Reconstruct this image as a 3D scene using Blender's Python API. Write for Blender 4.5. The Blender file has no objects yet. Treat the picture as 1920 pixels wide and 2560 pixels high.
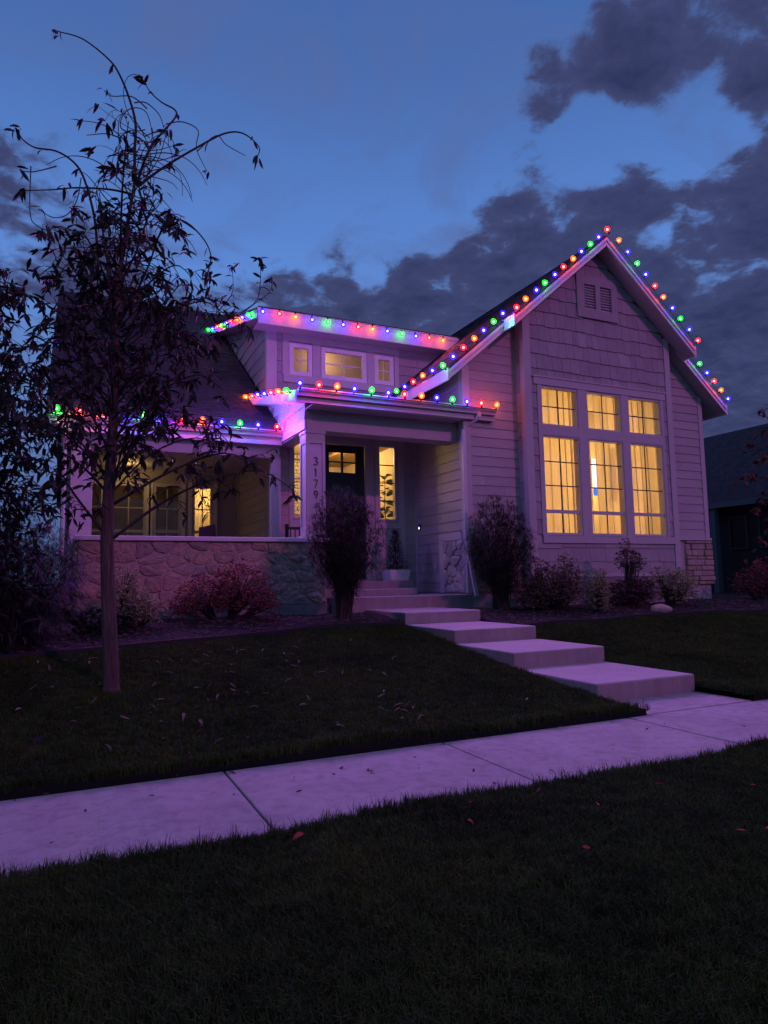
import bpy, bmesh, math, random
from mathutils import Vector, Matrix
R = random.Random(7)
scene = bpy.context.scene
C = scene.collection
rad = math.radians

# ------------------------------------------------------------------ camera
CAM_H = 1.295
yaw, pitch, roll = rad(25.06), rad(5.77), rad(-0.981)
fw = Vector((math.sin(yaw)*math.cos(pitch), math.cos(yaw)*math.cos(pitch), math.sin(pitch)))
r0 = Vector((math.cos(yaw), -math.sin(yaw), 0)); u0 = r0.cross(fw)
rt = math.cos(roll)*r0 + math.sin(roll)*u0
up = -math.sin(roll)*r0 + math.cos(roll)*u0
cd = bpy.data.cameras.new('camera'); cam = bpy.data.objects.new('camera', cd); C.objects.link(cam)
cam.matrix_world = Matrix(((rt.x, up.x, -fw.x, 0), (rt.y, up.y, -fw.y, 0), (rt.z, up.z, -fw.z, CAM_H), (0, 0, 0, 1)))
cd.sensor_fit = 'VERTICAL'; cd.sensor_height = 36.0; cd.lens = 36.0*1699.9/2560.0
cd.clip_start = 0.05; cd.clip_end = 2000
scene.camera = cam

# ------------------------------------------------------------------ world: dusk sky with dark broken cloud
SKY_STRENGTH = 1.1
world = bpy.data.worlds.new('World'); scene.world = world; world.use_nodes = True
wt = world.node_tree; wt.nodes.clear()
def wn(t, **k):
    n = wt.nodes.new(t)
    for a, b in k.items(): setattr(n, a, b)
    return n
def wl(a, b): wt.links.new(a, b)
def wmath(op, a, b=None, clamp=False):
    n = wn('ShaderNodeMath', operation=op); n.use_clamp = clamp
    for i, v in enumerate((a, b)):
        if v is None: continue
        if isinstance(v, (int, float)): n.inputs[i].default_value = v
        else: wl(v, n.inputs[i])
    return n.outputs[0]
wtc = wn('ShaderNodeTexCoord'); DIR = wtc.outputs['Generated']
wsep = wn('ShaderNodeSeparateXYZ'); wl(DIR, wsep.inputs[0])
dz = wmath('MAXIMUM', wsep.outputs[2], 0.0)
ramp = wn('ShaderNodeValToRGB'); wl(dz, ramp.inputs[0])
er = ramp.color_ramp
er.elements[0].position = 0.0; er.elements[0].color = (0.060, 0.095, 0.215, 1)
er.elements[1].position = 1.0; er.elements[1].color = (0.030, 0.062, 0.215, 1)
for p_, c_ in ((0.25, (0.105, 0.205, 0.490, 1)), (0.42, (0.100, 0.228, 0.600, 1)), (0.62, (0.058, 0.140, 0.400, 1)), (0.78, (0.042, 0.095, 0.300, 1))):
    e = er.elements.new(p_); e.color = c_
# physically based twilight glow mixed in
sky = wn('ShaderNodeTexSky'); sky.sky_type = 'NISHITA'; sky.sun_disc = False
sky.sun_elevation = rad(-4.0); sky.sun_rotation = rad(166.0)
# cloud layer: direction projected on a flat deck, so that clouds flatten towards the horizon
den = wmath('ADD', dz, 0.16)
px_ = wmath('DIVIDE', wsep.outputs[0], den); py_ = wmath('DIVIDE', wsep.outputs[1], den)
comb = wn('ShaderNodeCombineXYZ'); wl(px_, comb.inputs[0]); wl(py_, comb.inputs[1])
def noise(scale, detail, rough, off=(0, 0, 0), dist=0.0):
    m = wn('ShaderNodeMapping'); wl(comb.outputs[0], m.inputs[0]); m.inputs['Location'].default_value = off
    n = wn('ShaderNodeTexNoise'); wl(m.outputs[0], n.inputs['Vector'])
    n.inputs['Scale'].default_value = scale; n.inputs['Detail'].default_value = detail
    n.inputs['Roughness'].default_value = rough; n.inputs['Distortion'].default_value = dist
    return n.outputs['Fac']
n_big = noise(4.6, 10, 0.60, (3.1, 1.7, 0.4), 0.35)
n_fine = noise(15.0, 8, 0.62, (0.3, 5.2, 0.0), 0.5)
def blob(d, inner, outer, w):
    v = wn('ShaderNodeVectorMath', operation='DOT_PRODUCT'); wl(DIR, v.inputs[0]); v.inputs[1].default_value = Vector(d).normalized()
    mr = wn('ShaderNodeMapRange'); mr.interpolation_type = 'SMOOTHSTEP'; wl(v.outputs['Value'], mr.inputs[0])
    mr.inputs[1].default_value = math.cos(rad(outer)); mr.inputs[2].default_value = math.cos(rad(inner))
    mr.inputs[3].default_value = 0.0; mr.inputs[4].default_value = w
    return mr.outputs[0]
cov = None
BLOBS = [((0.612, 0.49, 0.621), 2.5, 8, 0.6), ((0.519, 0.609, 0.599), 0.3, 4, 0.46), ((0.598, 0.54, 0.592), 1, 4.5, 0.28), ((0.715, 0.46, 0.526), 1, 5, 0.42), ((0.517, 0.687, 0.511), 1, 5, 0.42), ((0.623, 0.618, 0.48), 0.6, 4.5, 0.3), ((0.745, 0.512, 0.427), 1, 6, 0.3), ((0.723, 0.636, 0.272), 9, 16.5, 0.95), ((0.519, 0.763, 0.385), 4.5, 9, 0.7), ((0.34, 0.852, 0.397), 2.5, 7.5, 0.62), ((0.231, 0.89, 0.394), 1, 5, 0.4), ((-0.038, 0.913, 0.406), 2, 9, 0.32), ((0.076, 0.912, 0.402), 2, 8, 0.3), ((0.243, 0.839, 0.488), 0.2, 2.2, 0.3), ((-0.064, 0.872, 0.486), 1, 6, 0.25), ((0.654, 0.533, 0.537), 1, 4.5, -0.55), ((0.588, 0.601, 0.541), 1, 4, -0.5), ((0.567, 0.628, 0.533), 0.3, 3, -0.2), ((0.696, 0.519, 0.496), 0.5, 3, -0.3), ((0.673, 0.577, 0.463), 0.1, 2.6, -0.2), ((0.344, 0.758, 0.554), 5, 13, -0.45), ((0.118, 0.81, 0.574), 6, 16, -0.3), ((0.708, 0.576, 0.409), 0.1, 3.2, -0.42), ((0.447, 0.761, 0.47), 0.3, 2.0, -0.4), ((0.564, 0.684, 0.463), 0.1, 2.6, -0.24), ((0.666, 0.61, 0.429), 0.2, 2.0, -0.45), ((0.372, 0.828, 0.419), 0.2, 1.8, -0.3),
         ((-0.9, -0.1, 0.4), 10, 40, 0.25), ((0.2, -0.9, 0.4), 12, 40, 0.3), ((0.95, -0.2, 0.35), 10, 30, 0.3)]
for d, i, o, w in BLOBS:
    b = blob(d, i, o, w); cov = b if cov is None else wmath('ADD', cov, b)
cov = wmath('MINIMUM', cov, 0.66)
dens = wmath('ADD', wmath('ADD', wmath('MULTIPLY', wmath('SUBTRACT', n_big, 0.5), 1.9), wmath('MULTIPLY', wmath('SUBTRACT', n_fine, 0.5), 0.75)), cov)
mask = wn('ShaderNodeMapRange'); mask.interpolation_type = 'SMOOTHSTEP'; wl(dens, mask.inputs[0])
mask.inputs[1].default_value = 0.14; mask.inputs[2].default_value = 0.50; mask.inputs[3].default_value = 0; mask.inputs[4].default_value = 0.96
cramp = wn('ShaderNodeValToRGB'); wl(wmath('ADD', wmath('MULTIPLY', dens, 0.72), wmath('MULTIPLY', n_fine, 0.28)), cramp.inputs[0])
cr = cramp.color_ramp
cr.elements[0].position = 0.20; cr.elements[0].color = (0.080, 0.115, 0.270, 1)
cr.elements[1].position = 0.85; cr.elements[1].color = (0.024, 0.028, 0.086, 1)
e = cr.elements.new(0.42); e.color = (0.046, 0.054, 0.140, 1)
# faint high veil
veil = noise(3.0, 8, 0.62, (7.7, 2.0, 0), 0.9)
vm = wn('ShaderNodeMapRange'); wl(veil, vm.inputs[0]); vm.inputs[1].default_value = 0.46; vm.inputs[2].default_value = 0.70; vm.inputs[3].default_value = 0; vm.inputs[4].default_value = 0.75
mixv = wn('ShaderNodeMixRGB'); wl(vm.outputs[0], mixv.inputs[0]); wl(ramp.outputs[0], mixv.inputs[1]); mixv.inputs[2].default_value = (0.085, 0.130, 0.320, 1)
mixc = wn('ShaderNodeMixRGB'); wl(mask.outputs[0], mixc.inputs[0]); wl(mixv.outputs[0], mixc.inputs[1]); wl(cramp.outputs[0], mixc.inputs[2])
addn = wn('ShaderNodeMixRGB', blend_type='ADD'); addn.inputs[0].default_value = 0.05
wl(mixc.outputs[0], addn.inputs[1]); wl(sky.outputs[0], addn.inputs[2])
bg = wn('ShaderNodeBackground'); wl(addn.outputs[0], bg.inputs[0]); bg.inputs[1].default_value = SKY_STRENGTH
wo = wn('ShaderNodeOutputWorld'); wl(bg.outputs[0], wo.inputs[0])

# ------------------------------------------------------------------ violet sun lamp standing in for unseen coloured light from the street side
SUN_STRENGTH = 0.62
sl = bpy.data.lights.new('sun', 'SUN'); sl.energy = SUN_STRENGTH; sl.angle = rad(1.5); sl.color = (0.90, 0.14, 0.80)
so = bpy.data.objects.new('sun', sl); C.objects.link(so)
so.rotation_euler = Vector((-0.30, 1.0, -0.50)).to_track_quat('-Z', 'Y').to_euler()

scene.view_settings.view_transform = 'Standard'; scene.view_settings.look = 'None'
scene.view_settings.exposure = 0.0; scene.view_settings.gamma = 1.0
scene.cycles.use_denoising = True
scene.cycles.use_light_tree = True
scene.cycles.max_bounces = 8; scene.cycles.transparent_max_bounces = 24
scene.cycles.sample_clamp_indirect = 6.0
scene.cycles.caustics_reflective = False; scene.cycles.caustics_refractive = False

LED = {'R': (1.0, 0.004, 0.03), 'O': (1.0, 0.13, 0.006), 'B': (0.05, 0.012, 1.0), 'G': (0.004, 0.55, 0.06)}
LED_W = 9.0
YARD_FILL_W = {'R': 285.0, 'O': 270.0, 'B': 460.0, 'G': 230.0}

# ------------------------------------------------------------------ materials
def mat(name, col=(.5, .5, .5), rough=.7, metal=0.0, spec=.4):
    m = bpy.data.materials.new(name); m.use_nodes = True
    b = m.node_tree.nodes['Principled BSDF']
    b.inputs['Base Color'].default_value = (*col, 1); b.inputs['Roughness'].default_value = rough
    b.inputs['Metallic'].default_value = metal; b.inputs['Specular IOR Level'].default_value = spec
    return m
class NT:
    def __init__(s, m): s.t = m.node_tree; s.b = s.t.nodes.get('Principled BSDF')
    def n(s, t, **k):
        n = s.t.nodes.new(t)
        for a, b in k.items(): setattr(n, a, b)
        return n
    def l(s, a, b): s.t.links.new(a, b)
    def coord(s, scale=(1, 1, 1), obj=False):
        c = s.n('ShaderNodeTexCoord'); m = s.n('ShaderNodeMapping'); g = s.n('ShaderNodeNewGeometry')
        s.l(g.outputs['Position'] if not obj else c.outputs['Object'], m.inputs[0]); m.inputs['Scale'].default_value = scale
        return m.outputs[0]
    def noise(s, vec, scale, detail=4, rough=.55, dist=0.):
        n = s.n('ShaderNodeTexNoise'); s.l(vec, n.inputs['Vector']); n.inputs['Scale'].default_value = scale
        n.inputs['Detail'].default_value = detail; n.inputs['Roughness'].default_value = rough; n.inputs['Distortion'].default_value = dist
        return n.outputs['Fac']
    def ramp(s, fac, *stops):
        r = s.n('ShaderNodeValToRGB'); s.l(fac, r.inputs[0]); e = r.color_ramp.elements
        while len(e) < len(stops): e.new(.5)
        for i, (p, c) in enumerate(stops): e[i].position = p; e[i].color = (*c, 1)
        return r.outputs[0]
    def mul(s, a, b, f=1.0):
        m = s.n('ShaderNodeMixRGB', blend_type='MULTIPLY'); m.inputs[0].default_value = f
        s.l(a, m.inputs[1]); s.l(b, m.inputs[2]); return m.outputs[0]
    def mix(s, f, a, b):
        m = s.n('ShaderNodeMixRGB'); s.l(f, m.inputs[0])
        for i, v in ((1, a), (2, b)):
            if isinstance(v, tuple): m.inputs[i].default_value = (*v, 1)
            else: s.l(v, m.inputs[i])
        return m.outputs[0]
    def bump(s, h, strength=.4, dist=.02):
        b = s.n('ShaderNodeBump'); s.l(h, b.inputs['Height']); b.inputs['Strength'].default_value = strength; b.inputs['Distance'].default_value = dist
        s.l(b.outputs[0], s.b.inputs['Normal'])
    def base(s, c): s.l(c, s.b.inputs['Base Color'])
    def rnd(s): return s.n('ShaderNodeObjectInfo').outputs['Random']
def grain(name, col, var=.12, rough=.6, stretch=(6, 6, 40), bump=.25, objvar=.1, dist=.004):
    m = mat(name, col, rough); t = NT(m); v = t.coord(stretch)
    f = t.noise(v, 1.0, 5, .6); f2 = t.noise(t.coord(), 1.3, 4)
    lo = tuple(c*(1-var) for c in col); hi = tuple(min(1, c*(1+var)) for c in col)
    c1 = t.ramp(f, (.3, lo), (.7, hi)); c2 = t.ramp(f2, (.3, (1-var, 1-var, 1-var)), (.7, (1, 1, 1)))
    c3 = t.ramp(t.rnd(), (0., (1-objvar,)*3), (1., (1, 1, 1)))
    t.base(t.mul(t.mul(c1, c2), c3)); t.bump(f, bump, dist)
    return m
M = {}
M['siding'] = grain('painted_siding', (.45, .41, .39), .10, .62, (2, 2, 60), .2, .13)
M['shake'] = grain('painted_shake', (.42, .38, .37), .14, .7, (45, 45, 4), .6, .22, .008)
M['trim'] = grain('painted_trim', (.50, .46, .44), .05, .55, (8, 8, 8), .1, .03)
M['white'] = grain('white_painted_trim', (.74, .72, .70), .05, .5, (6, 6, 6), .08, .03)
M['vinyl'] = mat('painted_window_frame', (.52, .49, .48), .4)
M['gutter'] = mat('painted_gutter', (.62, .58, .55), .35)
M['cap'] = grain('pale_cap_stone', (.74, .70, .68), .08, .7, (9, 9, 9), .3, .04)
M['door'] = grain('dark_door_paint', (.022, .020, .028), .1, .4, (30, 30, 3), .2, .0)
M['black'] = mat('black_metal', (.012, .012, .014), .45)
M['plastic_black'] = mat('black_plastic_edging', (.012, .012, .013), .6)
M['muntin'] = mat('dark_muntin', (.045, .04, .045), .5)
M['pot'] = grain('white_planter', (.62, .60, .58), .06, .6, (9, 9, 9), .1, .0)
def concrete(name, col, red=0.0):
    m = mat(name, col, .85); t = NT(m); v = t.coord()
    big = t.noise(v, 1.6, 6, .6); fine = t.noise(v, 90, 3, .6); mid = t.noise(v, 9, 6, .65, .4)
    a = t.ramp(big, (.25, tuple(c*.80 for c in col)), (.75, tuple(min(1, c*1.08) for c in col)))
    b = t.ramp(mid, (.25, (.70, .68, .66)), (.55, (1, 1, 1)))
    c = t.ramp(fine, (.3, (.86,)*3), (.62, (1, 1, 1)))
    spots = t.ramp(t.noise(v, 26, 2, .5), (.24, (.55, .52, .5)), (.31, (1, 1, 1)))
    cr_ = t.ramp(t.noise(t.coord((1.2, .5, 1)), 2.2, 9, .72, 1.2), (.36, (.86, .85, .84)), (.50, (1, 1, 1)), (.70, (1.06, 1.05, 1.04)))
    t.base(t.mul(t.mul(t.mul(t.mul(a, b), c), spots), cr_)); t.bump(t.noise(t.coord((14, 260, 14)), 1.0, 3, .6), .5, .004)
    return m
M['concrete'] = concrete('sidewalk_concrete', (.47, .44, .42))
def step_mat():
    m = mat('step_concrete', (.47, .44, .42), .85); t = NT(m); v = t.coord()
    big = t.noise(v, 2.0, 6, .6); fine = t.noise(v, 80, 3, .6); vert = t.noise(t.coord((9, 9, 1.2)), 1.0, 6, .7)
    a = t.ramp(big, (.25, (.37, .345, .33)), (.75, (.50, .47, .45)))
    s = t.ramp(vert, (.28, (.80, .77, .74)), (.62, (1, 1, 1)))
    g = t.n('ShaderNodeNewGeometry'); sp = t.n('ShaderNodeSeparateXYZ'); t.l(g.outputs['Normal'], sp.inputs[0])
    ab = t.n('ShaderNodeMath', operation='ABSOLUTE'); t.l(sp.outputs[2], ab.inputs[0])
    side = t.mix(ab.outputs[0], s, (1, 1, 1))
    side = t.mul(side, t.mix(ab.outputs[0], (.74, .66, .64), (1, 1, 1)))  # vertical faces darker and redder: riser shade put into the colour
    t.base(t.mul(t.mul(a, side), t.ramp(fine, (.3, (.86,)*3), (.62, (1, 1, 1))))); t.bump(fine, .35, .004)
    return m
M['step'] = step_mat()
M['foundation'] = concrete('foundation_concrete', (.30, .28, .27))
def stone_mat(name, cols):
    m = mat(name, cols[0], .85); t = NT(m); v = t.coord()
    n = len(cols); r = t.ramp(t.rnd(), *[((i+.5)/n, c) for i, c in enumerate(cols)])
    a = t.ramp(t.noise(v, 7, 7, .7, .5), (.28, (.62, .60, .58)), (.66, (1.0, 1.0, 1.0)))
    t.base(t.mul(r, a)); t.bump(t.noise(v, 14, 8, .7), .9, .03)
    return m
M['stone'] = stone_mat('field_stone', [(.44, .34, .25), (.54, .43, .32), (.37, .30, .25), (.50, .41, .33), (.56, .42, .29)])
M['stone_pale'] = stone_mat('pale_field_stone', [(.50, .46, .42), (.56, .51, .46), (.46, .42, .40)])
M['mortar'] = grain('mortar', (.46, .39, .33), .12, .9, (40, 40, 40), .6, .0)
M['brick'] = stone_mat('whitewashed_brick', [(.62, .58, .52), (.55, .50, .44), (.66, .62, .56)])
def roof_mat():
    m = mat('asphalt_shingle', (.05, .048, .052), .92); t = NT(m); v = t.coord()
    a = t.ramp(t.noise(v, 5.5, 2, .5), (.3, (.034, .033, .037)), (.7, (.068, .064, .070)))
    b = t.ramp(t.noise(v, 160, 2, .5), (.3, (.6,)*3), (.7, (1.15,)*3))
    t.base(t.mul(a, b)); t.bump(t.noise(v, 160, 2, .5), .5, .004); return m
M['roof'] = roof_mat()
def wall_mat(name, col): return grain(name, col, .05, .8, (3, 3, 3), .05, .0)
M['room'] = wall_mat('interior_wall', (.72, .62, .48))
M['room_tan'] = wall_mat('tan_interior_wall', (.26, .21, .15))
M['wood'] = grain('interior_wood', (.25, .15, .08), .2, .5, (3, 30, 30), .2, .0)
def soil(name, a, b, sc=60, str_=1.0):
    m = mat(name, a, .95); t = NT(m); v = t.coord()
    f = t.noise(v, sc, 6, .7, .6); g = t.noise(v, 3, 4)
    t.base(t.mul(t.ramp(f, (.35, a), (.7, b)), t.ramp(g, (.3, (.7,)*3), (.7, (1.1,)*3)))); t.bump(f, str_, .05); return m
M['soil'] = soil('lawn_soil', (.008, .010, .006), (.016, .022, .010))
M['mulch'] = soil('bark_mulch', (.012, .009, .009), (.060, .046, .044), 60)
M['ground'] = soil('far_ground', (.012, .012, .010), (.03, .03, .02), 8)
def bark(name, a, b):
    m = mat(name, a, .9); t = NT(m); f = t.noise(t.coord((38, 38, 3.5)), 1.0, 6, .7, .6)
    t.base(t.ramp(f, (.35, a), (.68, b))); t.bump(f, .9, .02); return m
M['bark'] = bark('tree_bark', (.045, .030, .026), (.16, .105, .085))
M['twig'] = mat('twig_bark', (.045, .032, .028), .8)
def leaf(name, cols, rough=.55, back=.25, patch=False):
    m = mat(name, cols[0], rough); t = NT(m)
    r = t.rnd(); g = t.n('ShaderNodeNewGeometry'); f = t.noise(t.coord(), 23, 2, .5)
    ad = t.n('ShaderNodeMath', operation='ADD'); t.l(g.outputs['Random Per Island'], ad.inputs[0]); t.l(r, ad.inputs[1])
    fr = t.n('ShaderNodeMath', operation='FRACT'); t.l(ad.outputs[0], fr.inputs[0])
    n = len(cols); c = t.ramp(fr.outputs[0], *[((i+.5)/n, k) for i, k in enumerate(cols)])
    c = t.mul(c, t.ramp(f, (.3, (.8,)*3), (.7, (1.1,)*3)))
    if patch:
        t.b.inputs['Specular IOR Level'].default_value = .08
        c = t.mul(c, t.ramp(t.noise(t.coord(), 1.1, 5, .6, .5), (.30, (.55, .58, .6)), (.52, (1, 1, 1)), (.72, (1.5, 1.25, 1.0))))
        c = t.mul(c, t.ramp(t.noise(t.coord(), 6.5, 4, .6), (.30, (.6, .62, .6)), (.6, (1.1, 1.1, 1.1))))
    t.base(c)
    tr = t.n('ShaderNodeBsdfTranslucent'); t.l(c, tr.inputs[0])
    mx = t.n('ShaderNodeMixShader'); mx.inputs[0].default_value = back
    out = t.t.nodes['Material Output']; t.l(t.b.outputs[0], mx.inputs[1]); t.l(tr.outputs[0], mx.inputs[2]); t.l(mx.outputs[0], out.inputs[0])
    return m
M['leaf_tree'] = leaf('young_tree_leaf', [(.030, .028, .020), (.042, .032, .024), (.024, .026, .018), (.050, .032, .026)], .5, .2)
M['leaf_dark'] = leaf('dark_leaf', [(.022, .026, .018), (.032, .032, .022), (.02, .026, .02)], .6, .2)
M['feather'] = leaf('feathery_foliage', [(.026, .036, .024), (.045, .055, .036), (.020, .028, .020)], .6, .25)
M['conifer'] = leaf('conifer_needles', [(.018, .030, .020), (.03, .045, .028)], .6, .1)
M['varieg'] = leaf('pale_variegated_leaf', [(.44, .42, .22), (.20, .22, .10), (.52, .48, .28), (.30, .30, .14)], .55, .25)
M['redleaf'] = leaf('red_shrub_leaf', [(.26, .06, .05), (.16, .045, .04), (.34, .10, .07), (.10, .05, .035)], .5, .25)
M['mixleaf'] = leaf('olive_shrub_leaf', [(.15, .14, .075), (.23, .20, .12), (.09, .085, .05), (.18, .11, .08)], .55, .25)
M['purpleleaf'] = leaf('purple_shrub_leaf', [(.085, .04, .04), (.055, .032, .03), (.12, .055, .05)], .5, .25)
M['wisp'] = leaf('wispy_foliage', [(.030, .022, .024), (.045, .030, .032), (.022, .018, .020)], .6, .2)
M['fig'] = leaf('fig_leaf', [(.05, .085, .025), (.08, .11, .03)], .4, .3)
M['grass'] = leaf('grass_blade', [(.034, .078, .014), (.046, .094, .018), (.068, .105, .028), (.026, .062, .011)], .6, .2, patch=True)
M['deadleaf'] = leaf('dry_leaf', [(.21, .17, .13), (.14, .11, .08), (.26, .21, .16)], .7, .15)
M['redfall'] = leaf('fallen_red_leaf', [(.55, .06, .05), (.62, .10, .06)], .6, .2)
M['brownfall'] = leaf('brown_leaf_scrap', [(.07, .045, .035), (.12, .07, .05)], .7, .1)
M['chip'] = leaf('bark_chip', [(.05, .035, .032), (.09, .065, .055), (.14, .105, .09), (.03, .022, .02)], .8, .0)
M['rock'] = stone_mat('pale_boulder', [(.45, .36, .29)])
M['wire'] = mat('light_string_wire', (.006, .012, .008), .5)
M['nbr_wall'] = grain('neighbour_siding', (.03, .028, .03), .1, .8, (2, 2, 60), .2, .0)
M['nbr_trim'] = mat('neighbour_trim', (.14, .145, .16), .6); M['nbr_frame'] = mat('neighbour_window_frame', (.06, .06, .065), .6)
def glass_mat(name, tint=(1, 1, 1), refl=.06):
    m = bpy.data.materials.new(name); m.use_nodes = True; t = NT(m); t.t.nodes.remove(t.b)
    a = t.n('ShaderNodeBsdfTransparent'); a.inputs[0].default_value = (*tint, 1)
    g = t.n('ShaderNodeBsdfGlossy'); g.inputs['Roughness'].default_value = .03
    lw = t.n('ShaderNodeLayerWeight'); lw.inputs[0].default_value = .5
    pw = t.n('ShaderNodeMath', operation='POWER'); t.l(lw.outputs['Facing'], pw.inputs[0]); pw.inputs[1].default_value = 5.0
    ma = t.n('ShaderNodeMath', operation='MULTIPLY_ADD'); t.l(pw.outputs[0], ma.inputs[0]); ma.inputs[1].default_value = .9; ma.inputs[2].default_value = .035
    mx = t.n('ShaderNodeMixShader'); t.l(ma.outputs[0], mx.inputs[0]); t.l(a.outputs[0], mx.inputs[1]); t.l(g.outputs[0], mx.inputs[2])
    t.l(mx.outputs[0], t.t.nodes['Material Output'].inputs[0]); return m
M['glass'] = glass_mat('window_glass')
M['glass_dark'] = glass_mat('dark_glass', (.75, .75, .75))
def curtain_mat():
    m = bpy.data.materials.new('curtain_cloth'); m.use_nodes = True; t = NT(m); t.t.nodes.remove(t.b)
    f = t.noise(t.coord((60, 60, 2)), 1.0, 4); c = t.ramp(f, (.3, (.66, .56, .40)), (.7, (.80, .70, .52)))
    d = t.n('ShaderNodeBsdfDiffuse'); tr = t.n('ShaderNodeBsdfTranslucent'); t.l(c, d.inputs[0]); t.l(c, tr.inputs[0])
    mx = t.n('ShaderNodeMixShader'); mx.inputs[0].default_value = .5; t.l(d.outputs[0], mx.inputs[1]); t.l(tr.outputs[0], mx.inputs[2])
    t.l(mx.outputs[0], t.t.nodes['Material Output'].inputs[0]); return m
M['curtain'] = curtain_mat()
def emit(name, col, s, transp=0.0):
    m = bpy.data.materials.new(name); m.use_nodes = True; t = NT(m); t.t.nodes.remove(t.b)
    e = t.n('ShaderNodeEmission'); e.inputs[0].default_value = (*col, 1); e.inputs[1].default_value = s; o = e.outputs[0]
    if transp:
        a = t.n('ShaderNodeBsdfTransparent'); mx = t.n('ShaderNodeMixShader'); mx.inputs[0].default_value = transp
        t.l(o, mx.inputs[1]); t.l(a.outputs[0], mx.inputs[2]); o = mx.outputs[0]
    t.l(o, t.t.nodes['Material Output'].inputs[0])
    try: m.cycles.emission_sampling = 'NONE'
    except Exception: pass
    return m
M['bulbR'] = emit('red_bulb_glass', (1, .004, .008), 7.0, .4); M['bulbO'] = emit('orange_bulb_glass', (1, .055, .001), 7.0, .4)
M['bulbB'] = emit('blue_bulb_glass', (.012, .004, 1), 8.0, .4); M['bulbG'] = emit('green_bulb_glass', (.002, 1, .02), 3.6, .4)
M['coreR'] = emit('red_bulb_core', (1, .55, .45), 7, .3); M['coreO'] = emit('orange_bulb_core', (1, .62, .28), 7, .3)
M['coreB'] = emit('blue_bulb_core', (.62, .56, 1), 8, .3); M['coreG'] = emit('green_bulb_core', (.55, 1, .6), 6, .3)
M['screen'] = emit('screen_white', (.75, .85, 1.0), 1.6); M['screen_blue'] = emit('screen_blue', (.06, .20, .9), 1.2)
M['bell'] = emit('doorbell_light', (1, .95, .85), 2.5)

# ------------------------------------------------------------------ mesh helpers
class MB:
    def __init__(s): s.v = []; s.f = []
    def add(s, v, f):
        o = len(s.v); s.v += [tuple(p) for p in v]; s.f += [tuple(i+o for i in q) for q in f]; return s
    def box(s, x0, x1, y0, y1, z0, z1):
        return s.add([(x0, y0, z0), (x1, y0, z0), (x1, y1, z0), (x0, y1, z0), (x0, y0, z1), (x1, y0, z1), (x1, y1, z1), (x0, y1, z1)],
                     [(0, 3, 2, 1), (4, 5, 6, 7), (0, 1, 5, 4), (1, 2, 6, 5), (2, 3, 7, 6), (3, 0, 4, 7)])
    def prism(s, poly, d):
        """poly: list of 3D points, extruded by vector d"""
        n = len(poly); a = [Vector(p) for p in poly]; b = [p + Vector(d) for p in a]
        return s.add(a+b, [tuple(range(n-1, -1, -1)), tuple(range(n, 2*n))] + [(i, (i+1) % n, n+(i+1) % n, n+i) for i in range(n)])
    def loft(s, a, b):
        n = len(a)
        return s.add(list(a)+list(b), [tuple(range(n-1, -1, -1)), tuple(range(n, 2*n))] + [(i, (i+1) % n, n+(i+1) % n, n+i) for i in range(n)])
    def tube(s, pts, rs, seg=6, cap=True):
        pts = [Vector(p) for p in pts]
        if not isinstance(rs, (list, tuple)): rs = [rs]*len(pts)
        o = len(s.v); prev = None
        for i, p in enumerate(pts):
            t = (pts[min(i+1, len(pts)-1)] - pts[max(i-1, 0)]).normalized()
            if prev is None: n = t.orthogonal().normalized()
            else:
                n = prev - t*prev.dot(t)
                n = n.normalized() if n.length > 1e-6 else t.orthogonal().normalized()
            prev = n; b = t.cross(n)
            for k in range(seg):
                a = 2*math.pi*k/seg; s.v.append(tuple(p + (n*math.cos(a)+b*math.sin(a))*rs[i]))
        for i in range(len(pts)-1):
            for k in range(seg):
                s.f.append((o+i*seg+k, o+i*seg+(k+1) % seg, o+(i+1)*seg+(k+1) % seg, o+(i+1)*seg+k))
        if cap:
            s.f.append(tuple(o+k for k in range(seg-1, -1, -1))); e = o+(len(pts)-1)*seg; s.f.append(tuple(e+k for k in range(seg)))
        return s
    def rev(s, prof, c=(0, 0, 0), ax=(0, 0, 1), seg=8):
        """profile [(r, h)] turned round axis ax through c"""
        ax = Vector(ax).normalized(); n = ax.orthogonal().normalized(); b = ax.cross(n); c = Vector(c); o = len(s.v)
        for r, h in prof:
            for k in range(seg):
                a = 2*math.pi*k/seg; s.v.append(tuple(c + ax*h + (n*math.cos(a)+b*math.sin(a))*r))
        for i in range(len(prof)-1):
            for k in range(seg): s.f.append((o+i*seg+k, o+i*seg+(k+1) % seg, o+(i+1)*seg+(k+1) % seg, o+(i+1)*seg+k))
        s.f.append(tuple(o+k for k in range(seg-1, -1, -1))); e = o+(len(prof)-1)*seg; s.f.append(tuple(e+k for k in range(seg)))
        return s
    def mesh(s, name, m, org=(0, 0, 0), smooth=False):
        me = bpy.data.meshes.new(name); ox, oy, oz = org
        me.from_pydata([(x-ox, y-oy, z-oz) for x, y, z in s.v], [], s.f)
        if m is not None: me.materials.append(m)
        if smooth: me.polygons.foreach_set('use_smooth', [True]*len(me.polygons))
        me.update(); return me
    def build(s, name, m, parent=None, smooth=False, bevel=0.0):
        org = wpos(parent) if parent else (0, 0, 0)
        if not parent and s.v:
            xs, ys, zs = zip(*s.v); org = ((min(xs)+max(xs))/2, (min(ys)+max(ys))/2, min(zs))
        o = bpy.data.objects.new(name, s.mesh(name, m, org, smooth)); C.objects.link(o)
        if parent: o.parent = parent
        else: o.location = org
        if bevel:
            b = o.modifiers.new('bevel', 'BEVEL'); b.width = bevel; b.segments = 2; b.limit_method = 'ANGLE'
        return o
def wpos(o):
    p = Vector((0, 0, 0))
    while o: p += o.location; o = o.parent
    return tuple(p)
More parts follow.
